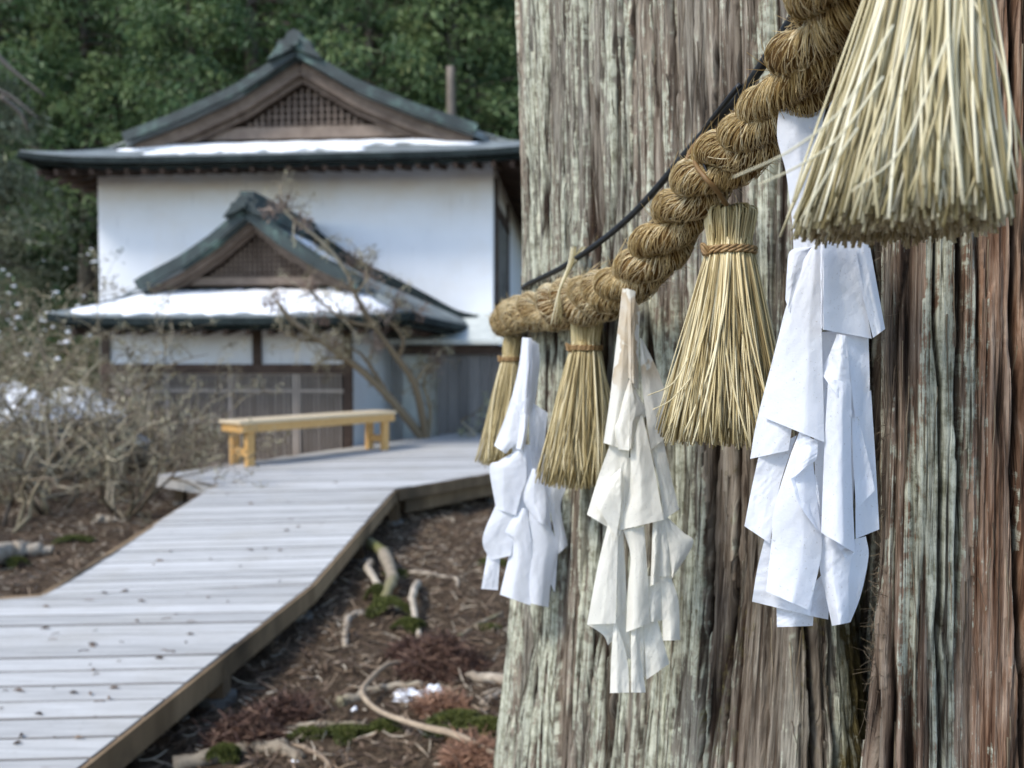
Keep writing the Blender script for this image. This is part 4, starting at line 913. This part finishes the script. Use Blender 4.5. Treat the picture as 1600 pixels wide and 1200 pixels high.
# low wing to the right of the porch
mb = MB(); mb.box((-1.35, -.9, 0), (-.78, -.82, 1.75), .5, HM); mb.build('wing_wall', M['plaster_green'], hall)
mb = MB(); mb.prism([HB(-1.6, -1.3, 1.72), HB(1.6, -1.3, 1.72), HB(1.6, -.01, 2.2), HB(-1.6, -.01, 2.2)], (0, 0, .07), .5); mb.build('wing_roof', M['plaster_green'], hall)
mb = MB(); mb.box((-1.4, -1.1, 1.56), (1.6, -.98, 1.70), .4, HM); mb.build('wing_beam', M['brown_dark'], hall)
mb = MB()
for x in np.arange(-.78, 1.55, .17): mb.box((x, -1.02, -.1), (x + .163, -.995, 1.555), rng.random(), HM)
mb.build('board_wall', M['grey_boards'], hall)

# ------------------------------------------------------------------ forest behind
def conifer(name, label, mat, h, w_, clumps, per, size, z0=.12):
    root = thing(name, label, 'tree', (0, 0, 0), 'cedars in the forest behind the hall')
    k = np.linspace(0, 1, 12); mb = MB()
    pts = np.stack([.15 * np.sin(k * 3 + h), .12 * np.sin(k * 2 + 2 * h), k * h], -1); mb.tubes(pts, .24 * (1 - .9 * k) + .015, 8, .5)
    zc = h * (z0 + (1 - z0) * rng.random(clumps) ** .9); th = 2 * np.pi * rng.random(clumps)
    rmax = w_ * (1 - ((zc / h - z0) / (1 - z0)) ** 1.6) * (.75 + .4 * vn(th * 1.5, zc * .6, int(h * 10))) + .25
    rr = rmax * (.35 + .65 * rng.random(clumps) ** .5)
    C = np.stack([rr * np.cos(th), rr * np.sin(th), zc - .10 * rr], -1)
    st = np.stack([.1 * np.cos(th), .1 * np.sin(th), zc + .1], -1)
    lb = np.stack([st + (C - st) * q + np.array([0, 0, .25]) * q * (1 - q) * 2 for q in (0, .35, .7, 1)], 1)
    mb.tubes(lb[::2], np.array([[.045, .03, .02, .008]]), 4, .4); mb.build('trunk', M['trunk'], root, True)
    mb = MB(); foliage(mb, C, .35 + .40 * rng.random(clumps), per, size, .5, .8); mb.build('crown', mat, root)
    return root
protos = [conifer('cedar', 'tall green cedar', M['cedar'], 15, 2.6, 420, 60, .095), conifer('cedar', 'dark cedar', M['cedar_dark'], 17, 2.9, 420, 60, .10), conifer('cedar', 'broad cedar', M['cedar'], 13, 3.3, 460, 60, .10)]
spots = []
for row, (y0, n, xa, xb) in enumerate(((23, 11, -19, 11), (27.5, 12, -24, 13), (33, 13, -29, 15), (39, 12, -35, 16))):
    for i in range(n):
        spots.append((xa + (xb - xa) * (i + .5) / n + random.uniform(-.7, .7), y0 + random.uniform(-1.2, 1.2), row))
words = {0: ['bright green cedar in the front forest row', 'dark cedar in the front forest row', 'broad cedar in the front forest row'],
         1: ['slim cedar in the second forest row', 'dark tall cedar in the second forest row', 'broad cedar in the second forest row'],
         2: ['cedar of the third forest row', 'dark cedar of the third forest row', 'broad cedar of the third forest row'],
         3: ['farthest cedar up the slope', 'farthest dark cedar up the slope', 'farthest broad cedar up the slope']}
used = set()
for i, (x, y, row) in enumerate(spots):
    kind = (i * 7 + row) % 3; pr = protos[kind]
    o = pr if kind not in used else copy_tree(pr); used.add(kind)
    o.location = (x, y, float(hgt(x, y)) - .2); o.rotation_euler = (0, 0, random.uniform(0, 6.28)); s = random.uniform(.88, 1.2); o.scale = (s, s, s)
    o['label'] = words[row][kind]
    u = x / y * F + CX
    where = 'left of the hall' if u < 190 else 'behind the left half of the upper roof' if u < 440 else 'behind the right half of the upper roof' if u < 790 else 'behind the great trunk'
    o['label'] += ' ' + where
gt = conifer('leaning_tree', 'greyish-green spreading tree beside the left end of the upper roof', M['cedar_grey'], 9, 3.0, 420, 50, .085, .25)
gt.location = (-12.2, 17.0, .3); gt['group'] = 'trees left of the hall'
mb = MB()
for (a, b, c) in (((-20, 70), (20, 110), (70, 150)), ((-30, 130), (15, 150), (60, 185)), ((0, 150), (30, 175), (45, 205))):
    mb.tubes(catmull([P(*a, 14.2), P(*b, 14.4), P(*c, 14.6)], 10), np.linspace(.05, .02, 10), 6, .9)
mb.build('bare_limb', M['trunk'], gt, True).matrix_parent_inverse = gt.matrix_basis.inverted()
# pale snag trunk among the cedars
mb = MB(); mb.tubes(np.linspace(P(706, 260, 21), P(704, 105, 21), 8), np.linspace(.14, .11, 8), 8, .9); tag(mb.build('bare_trunk', M['trunk'], None, True), 'pale bare tree trunk standing behind the right roof slope', 'tree')

# ------------------------------------------------------------------ shrubs
def bush_paths(n0, h, spread, levels, seed, k=6):
    g = np.random.default_rng(seed); segs, tips = [], []
    def grow(p, d, L, r, lv):
        pts = [p]; q = p.copy(); dd = d.copy()
        for _ in range(k - 1):
            dd = dd + g.normal(size=3) * .28; dd[2] += .03; dd /= np.linalg.norm(dd); q = q + dd * L / (k - 1); pts.append(q.copy())
        segs.append((np.array(pts), r))
        if lv <= 1: tips.append(q)
        if lv > 0:
            for _ in range(2 + (g.random() < .75)):
                i = g.integers(2, k); nd = dd + g.normal(size=3) * .75; nd /= np.linalg.norm(nd)
                grow(pts[i].copy(), nd, L * (.5 + .3 * g.random()), r * .58, lv - 1)
    for i in range(n0):
        a = g.random() * 6.28; d = np.array([spread * math.cos(a), spread * math.sin(a), 1.0]); d /= np.linalg.norm(d)
        grow(np.array([.12 * math.cos(a), .12 * math.sin(a), 0]), d, h * (.45 + .2 * g.random()), .024, levels)
    return segs, np.array(tips)
def bush(name, label, cat, h, spread, n0, levels, seed, leafmat, per, size, loc, group=None, rad=.09):
    root = thing(name, label, cat, (0, 0, 0), group); segs, tips = bush_paths(n0, h, spread, levels, seed)
    mb = MB(); mb.tubes(np.stack([s[0] for s in segs]), np.array([s[1] for s in segs])[:, None] * np.linspace(1, .38, 6)[None], 5, rng.random(len(segs))); mb.build('branches', M['twig'], root, True)
    mb = MB(); foliage(mb, tips, np.full(len(tips), rad), per, size, 0, 1); mb.build('lichen' if leafmat == 'lichen' else 'leaves', M[leafmat], root)
    root.location = loc; return root
b0 = bush('lichen_shrub', 'grey lichen-covered shrub, leafless, nearest the left edge of the platform', 'shrub', 2.0, .9, 7, 3, 31, 'lichen', 9, .030, (0, 0, 0), 'leafless shrubs left of the boardwalk')
b1 = bush('lichen_shrub', 'tall twiggy leafless shrub in front of the lattice screen', 'shrub', 2.3, .8, 7, 3, 33, 'lichen', 9, .030, (0, 0, 0), 'leafless shrubs left of the boardwalk')
def place(o, px, py, z=None, s=1, rz=0, label=None):
    p = G(px, py); o.location = p - np.array([0, 0, .03]); o.scale = (s, s, s); o.rotation_euler = (0, 0, rz)
    if label: o['label'] = label
    return o
place(b0, 190, 805, s=.80); place(b1, 215, 765, s=.86, rz=1)
for src, px, py, s, rz, lb in ((b1, 80, 800, .85, 2.4, 'leafless grey shrub standing behind the mossy pale log'), (b0, 5, 830, .9, 3.6, 'leafless shrub cut by the left border of the photo, above the log'),
                               (b0, 120, 745, 1.2, 5, 'tallest leafless shrub, reaching the left end of the porch eave'), (b1, 20, 790, .8, .7, 'leafless shrub in front of the snow-topped stones'), (b0, 285, 735, .42, 1.9, 'small leafless shrub close against the lattice screen')):
    place(copy_tree(src), px, py, s=s, rz=rz, label=lb)
# low dead stems under the shrubs
# evergreen bush with snow, dry bush with snow
ev = bush('evergreen_bush', 'dark glossy evergreen bush left of the porch roof, flecked with snow', 'bush', 3.2, .6, 9, 3, 41, 'camellia', 12, .05, (-8.6, 13.2, 0), rad=.16)
ev2 = bush('evergreen_bush', 'dark evergreen bush at the left border below the spreading tree', 'bush', 3.6, .6, 9, 3, 43, 'camellia', 12, .05, (-10.6, 14.6, 0), rad=.16)
ev3 = bush('evergreen_bush', 'small leafy green bush between the board wall and the great trunk', 'bush', 1.3, .7, 5, 2, 45, 'cedar_grey', 12, .05, (-.25, 11.9, .0), rad=.14)
dr = bush('dry_bush', 'pale dry bush with snow on top at the left wall corner of the hall', 'bush', 2.6, .5, 6, 3, 47, 'lichen', 8, .04, (-6.9, 12.6, .3), rad=.13)
sn = MB()
for o, n, sd in ((dr, 70, 47), (ev, 50, 41)):
    _, tp = bush_paths(6 if o is dr else 9, 2.6 if o is dr else 3.2, .5 if o is dr else .6, 3, sd)
    tp = tp[np.argsort(-tp[:, 2] + .8 * np.random.default_rng(2).random(len(tp)))][:n] + np.array(o.location)
    for q_, c in enumerate(tp):
        a, b = np.meshgrid(np.linspace(0, np.pi, 6), np.linspace(0, 2 * np.pi, 9)[:-1], indexing='ij'); rr = random.uniform(.014, .038)
        i7 = np.arange(48).reshape(6, 8); j7 = np.roll(i7, -1, 1)
        sn.add(c + [0, 0, .02] + np.stack([rr * 1.5 * np.sin(a) * np.cos(b), rr * np.sin(a) * np.sin(b), rr * .6 * np.cos(a)], -1) * (1 + .45 * vn(a * 2, b * 2, q_)[..., None]), np.stack([i7[:-1], i7[1:], j7[1:], j7[:-1]], -1).reshape(-1, 4))
tag(sn.build('snow', M['snow'], None, True), 'snow lumps caught in the bushes left of the porch', 'snow', kind='stuff')
# gnarled shrub in front of the porch
gs = thing('gnarled_shrub', 'gnarled lichened shrub with dried seed heads leaning across the porch eave', 'shrub', PZ(650, 690, .1) * [1, 1, 0])
def Q(*pts): return catmull([P(*p) for p in pts], 16)
main = [(Q((672, 700, 11.8), (650, 672, 11.6), (612, 625, 11.0), (560, 575, 10.5), (505, 535, 10.1), (455, 500, 9.9), (432, 470, 9.8)), .055, .018),
        (Q((668, 700, 11.8), (660, 650, 11.5), (648, 600, 11.1), (622, 560, 10.7), (585, 510, 10.3), (555, 460, 10.0), (545, 430, 9.9)), .05, .016),
        (Q((545, 430, 9.9), (520, 395, 9.8), (488, 365, 9.7), (450, 335, 9.6), (440, 318, 9.6)), .017, .010),
        (Q((612, 625, 11.0), (590, 590, 10.7), (560, 550, 10.4), (520, 540, 10.2)), .024, .010), (Q((648, 600, 11.1), (665, 575, 11.0), (682, 560, 11)), .022, .010),
        (Q((622, 560, 10.7), (630, 530, 10.5), (612, 500, 10.3), (625, 470, 10.2)), .02, .010), (Q((585, 510, 10.3), (540, 500, 10.1), (500, 470, 10), (480, 450, 9.9)), .018, .009),
        (Q((668, 690, 11.8), (672, 640, 11.6), (662, 600, 11.4), (672, 575, 11.3)), .03, .012), (Q((505, 535, 10.1), (470, 530, 10), (435, 515, 9.9)), .014, .008),
        (Q((555, 460, 10), (575, 430, 9.9), (562, 405, 9.85)), .012, .008), (Q((560, 575, 10.5), (530, 560, 10.3), (495, 565, 10.2)), .014, .008)]
mb = MB()
for p, r0, r1 in main: mb.tubes(p, np.linspace(r0, r1, 16) * 1.35, 7, .35 + .5 * rng.random(1))
ends = []
for p, r0, r1 in main:
    for _ in range(16):
        i = random.randint(5, 15); d = rng.normal(size=3) * .5 + np.array([0, 0, .25]); d /= np.linalg.norm(d); L = random.uniform(.12, .40)
        q = p[i] + d * L; ends.append(q); mb.tubes(catmull([p[i], p[i] + d * L * .5 + rng.normal(size=3) * .03, q], 6), np.linspace(.009, .004, 6), 4, rng.random(1))
mb.build('branches', M['twig'], gs, True)
heads = np.array([P(*p) for p in ((440, 318, 9.6), (425, 330, 9.6), (432, 468, 9.8), (420, 478, 9.8), (545, 405, 9.85), (575, 425, 9.9), (470, 345, 9.6), (560, 480, 10.1), (480, 445, 9.9), (625, 470, 10.2), (650, 490, 10.3), (682, 560, 11), (668, 575, 11.2), (520, 540, 10.2), (600, 495, 10.2), (590, 540, 10.4), (500, 500, 10))])
mb = MB(); foliage(mb, np.vstack([heads, heads + rng.normal(size=heads.shape) * .06]), np.full(2 * len(heads), .14), 40, .034, 0, 1); mb.build('seed_heads', M['dry_flower'], gs)
mb = MB(); foliage(mb, np.array(ends), np.full(len(ends), .09), 16, .026, 0, 1); mb.build('lichen', M['lichen'], gs)

# ------------------------------------------------------------------ roots, litter, moss, snow on the forest floor
def root_obj(label, pts, r0, r1, mat='root', name='exposed_root', lift=.4, group='bare roots on the forest floor'):
    w = []; r0, r1 = r0 * .95, r1 * .75
    for i, (x, y) in enumerate(pts):
        p = G(x, y); p[2] += lift * (r0 + (r1 - r0) * i / (len(pts) - 1)) + (.06 if lift > 1 and 0 < i < len(pts) - 1 else 0); w.append(p)
    c = catmull(w, 26); c = c + .3 * r0 * np.stack([fbm(np.arange(26) * .5, np.zeros(26) + q + len(label), 7, 2) for q in range(3)], -1)
    rad = np.linspace(r0, r1, 26) * (1 + .25 * fbm(np.arange(26) * .9, np.zeros(26) + len(label), 9, 2))
    mb = MB(); mb.tubes(c, rad, 9, .3 + .5 * rng.random(1)); return tag(mb.build(name, M[mat], None, True), label, 'root', group)
root_obj('mossy arched root beside the ramp edge', [(535, 872), (575, 872), (600, 890), (612, 925), (600, 945)], .055, .04, lift=1.3)
root_obj('short pale root loop under the arched root', [(578, 885), (575, 910), (588, 930), (605, 935)], .03, .025, 'root_pale', lift=1.1)
root_obj('root stub left of the moss mound, pointing down', [(565, 960), (545, 968), (540, 990), (538, 1012)], .026, .02, 'root_pale')
root_obj('upright forked pale root right of the moss mound', [(652, 918), (646, 945), (645, 965), (655, 1000)], .026, .02, 'root_pale', lift=1.2)
root_obj('thick pale root running into the great trunk, beside the snow patch', [(676, 1056), (710, 1060), (750, 1062), (800, 1066)], .026, .034, 'root_pale')
root_obj('grey root behind the curved vine', [(530, 1105), (560, 1090), (600, 1078), (660, 1072)], .03, .018)
root_obj('long thin root above the moss strip at the photo bottom', [(430, 1152), (450, 1142), (500, 1134), (575, 1132)], .020, .013)
root_obj('thick mossy root along the bottom border of the photo', [(270, 1204), (330, 1190), (390, 1176), (440, 1172), (470, 1190)], .04, .03)
root_obj('thin root near the farther paper streamer, half in the litter', [(640, 895), (680, 900), (712, 905), (715, 918)], .02, .012, 'root_pale')
root_obj('yellowish root slanting toward the trunk foot', [(715, 1000), (745, 978), (785, 960)], .018, .014)
root_obj('slender brown root at the lower middle, curving down', [(450, 1165), (480, 1172), (510, 1190), (520, 1215)], .012, .010, 'vine')
root_obj('pale broken stick pointing at the trunk foot', [(752, 1102), (786, 1080)], .017, .014, 'root_pale', 'broken_stick')
root_obj('brown curving vine stem sweeping across the litter to the trunk', [(662, 1040), (610, 1062), (576, 1090), (568, 1115), (600, 1145), (660, 1168), (720, 1185), (800, 1205)], .010, .016, 'vine', 'vine_stem', 1.5)
root_obj('bleached mossy log lying at the left of the boardwalk', [(-20, 885), (15, 872), (50, 868), (82, 866)], .09, .05, 'root_pale', 'fallen_log', .8)
root_obj('pale stone-like root end beyond the log, under the shrubs', [(150, 818), (165, 815), (182, 816)], .05, .035, 'root_pale', 'exposed_root', .6)

def scatter(n, region, f, seed):
    g = np.random.default_rng(seed); out = []
    for _ in range(n):
        x, y = g.uniform(region[0], region[2]), g.uniform(region[1], region[3]); out.append(f(x, y))
    return out
def curls(n, centres, L, r, lift, seed):
    g = np.random.default_rng(seed); c = centres[g.integers(0, len(centres), n)] if len(centres) != n else centres
    a = 2 * np.pi * g.random(n); d = np.stack([np.cos(a), np.sin(a), .35 * g.normal(size=n)], -1); LL = L * (.4 + g.random(n))
    k = np.linspace(-.5, .5, 4); cv = g.normal(size=(n, 3)) * .3
    pts = c[:, None] + LL[:, None, None] * (d[:, None] * k[None, :, None] + cv[:, None] * (k ** 2)[None, :, None]); pts[:, :, 2] += lift * g.random((n, 1))
    return pts, r * (.5 + g.random((n, 1))) * np.array([[1, 1, .8, .4]])
xy = np.stack([rng.uniform(-2.2, 1.3, 16000), 1.6 + 8.5 * rng.random(16000) ** 1.3], -1)
keep = xy[:, 0] > np.interp(xy[:, 1], [nrS[1], nr1[1], tr1[1], 11], [nrS[0], nr1[0], tr1[0], -.9]) - .25
xl = np.stack([rng.uniform(-7, -2.5, 9000), 4.3 + 5 * rng.random(9000)], -1)
xy = np.vstack([xy[keep], xl]); c3 = np.column_stack([xy, hgt(xy[:, 0], xy[:, 1]) + .006])
pts, rd = curls(len(c3), c3, .09, .0028, .02, 3); mb = MB(); mb.tubes(pts, rd, 3, rng.random(len(c3)), caps=False)
nl = 2600; lc = c3[rng.integers(0, len(c3), nl)] + rng.normal(size=(nl, 3)) * [.05, .05, .004]; A = rng.normal(size=(nl, 3)) * [1, 1, .25]; A /= np.linalg.norm(A, axis=1, keepdims=True); B = np.cross(A, rng.normal(size=(nl, 3)) * .3 + [0, 0, 1]); B /= np.linalg.norm(B, axis=1, keepdims=True)
mb.quads(lc + [0, 0, .008], A * .022, B * .008, rng.random(nl))
tag(mb.build('leaf_litter', M['litter'], None), 'brown needle and twig litter covering the forest floor', 'litter', kind='stuff')
def spray_heap(label, regions, mat, n, seed, h):
    g = np.random.default_rng(seed); mb = MB()
    for (x, y, rx, hh) in regions:
        p = G(x, y); m = n; a = g.random(m) * 6.28; q = np.sqrt(g.random(m)); rxw = rx * np.linalg.norm(p - CAM) / F
        C = p + np.stack([rxw * q * np.cos(a), rxw * .8 * q * np.sin(a), hh * (1 - q ** 2) * g.random(m)], -1); C[:, 2] += .005
        pts, rd = curls(m, C, .10, .0022, .02, seed + 1); mb.tubes(pts, rd, 3, g.random(m), caps=False)
    return tag(mb.build('cedar_spray', M[mat], None), label, 'dead foliage', kind='stuff')
spray_heap('dark red heap of dead cedar sprays by the moss mound', [(690, 1050, 60, .17), (645, 1030, 30, .08)], 'spray', 1800, 5, .15)
spray_heap('dark red dead cedar sprays beside the boardwalk footing stone', [(385, 1160, 50, .10), (450, 1120, 40, .06), (430, 1000 + 130, 30, .05)], 'spray', 1200, 6, .1)
spray_heap('rust-coloured cedar sprays lying by the trunk foot', [(745, 1192, 40, .05), (690, 1110, 30, .03)], 'spray_red', 900, 8, .06)
def moss_patch(regions, seed):
    g = np.random.default_rng(seed); mb = MB()
    for (x, y, rx, hh) in regions:
        p = G(x, y); m = 1500; a = g.random(m) * 6.28; q = np.sqrt(g.random(m)) * (.7 + .3 * np.sin(a * 3 + x)); rxw = rx * np.linalg.norm(p - CAM) / F
        C = p + np.stack([rxw * q * np.cos(a), rxw * .7 * q * np.sin(a), hh * np.maximum(0, 1 - q ** 2)], -1); C[:, 2] += .004
        A = g.normal(size=(m, 3)); A[:, 2] = np.abs(A[:, 2]) + .6; A /= np.linalg.norm(A, axis=1, keepdims=True); B = np.cross(A, g.normal(size=(m, 3))); B /= np.linalg.norm(B, axis=1, keepdims=True)
        mb.quads(C, A * .016, B * .006, np.clip(g.random(m) * .8 + .2 * (1 - q), 0, 1))
    return tag(mb.build('moss', M['moss'], None), 'green moss cushions among the roots', 'moss', kind='stuff')
moss_patch([(605, 962, 42, .10), (640, 985, 30, .06), (590, 940, 22, .10), (715, 1130, 45, .03), (760, 1140, 35, .03), (690, 1150, 25, .02), (480, 1152, 30, .02), (540, 1150, 40, .02), (600, 1140, 30, .02), (350, 1190, 30, .05), (620, 900, 25, .03), (25, 885, 18, .06), (115, 845, 30, .03), (760, 985, 25, .02), (770, 880, 25, .03)], 4)
sn = MB()
def lump(x, y, rx, hh, n=1):
    for _ in range(n):
        p = G(x + random.uniform(-rx, rx), y + random.uniform(-rx * .35, rx * .35)); r = random.uniform(.35, .8) * rx * np.linalg.norm(p - CAM) / F
        a, b = np.meshgrid(np.linspace(0, np.pi / 2, 6), np.linspace(0, 2 * np.pi, 13)[:-1], indexing='ij'); i7 = np.arange(72).reshape(6, 12); j7 = np.roll(i7, -1, 1)
        nz = 1 + .35 * vn(np.cos(b) * 2 + x, np.sin(b) * 2 + a + y, _)
        sn.add(p + np.stack([r * np.sin(a) * np.cos(b) * nz, r * .7 * np.sin(a) * np.sin(b) * nz, hh * np.cos(a) - .004], -1), np.stack([i7[:-1], i7[1:], j7[1:], j7[:-1]], -1).reshape(-1, 4))
lump(640, 1088, 20, .02, 7); lump(678, 1082, 12, .03, 6); lump(462, 1190, 6, .012, 3); lump(715, 1040, 9, .02, 3); lump(560, 1108, 6, .015, 2)
tag(sn.build('snow', M['snow'], None, True), 'melting snow scraps on the litter beside the vine', 'snow', kind='stuff')
# snow-topped low stones at the left
def rock(label, px, py, s, seed):
    p = G(px, py); a, b = np.meshgrid(np.linspace(0.01, np.pi - .01, 12), np.linspace(0, 2 * np.pi, 19)[:-1], indexing='ij'); nz = 1 + .22 * vn(a * 2.2 + seed, b * 1.5, seed) + .08 * vn(a * 6, b * 5, seed)
    i7 = np.arange(12 * 18).reshape(12, 18); j7 = np.roll(i7, -1, 1); V_ = p + np.stack([s[0] * np.sin(a) * np.cos(b) * nz, s[1] * np.sin(a) * np.sin(b) * nz, s[2] * (np.cos(a) * nz + .6)], -1)
    mb = MB(); mb.add(V_, np.stack([i7[:-1], i7[1:], j7[1:], j7[:-1]], -1).reshape(-1, 4)); o = tag(mb.build('boulder', M['stone'], None, True), label, 'stone', 'low stones left of the hall')
    mb = MB(); cap = slice(0, 5); V2 = V_.copy(); V2[:5, :, 2] += .04; mb.add(V2[cap], np.stack([i7[:4], i7[1:5], j7[1:5], j7[:4]], -1).reshape(-1, 4)); mb.build('snow_cap', M['snow'], o, True)
rock('snow-capped grey stone at the left border behind the shrubs', 20, 735, (.95, .5, .62), 3); rock('snow-capped stone between the leafless shrubs', 125, 728, (.7, .5, .64), 5); rock('low snow-capped stone left of the porch wall', 190, 722, (.5, .4, .22), 8)
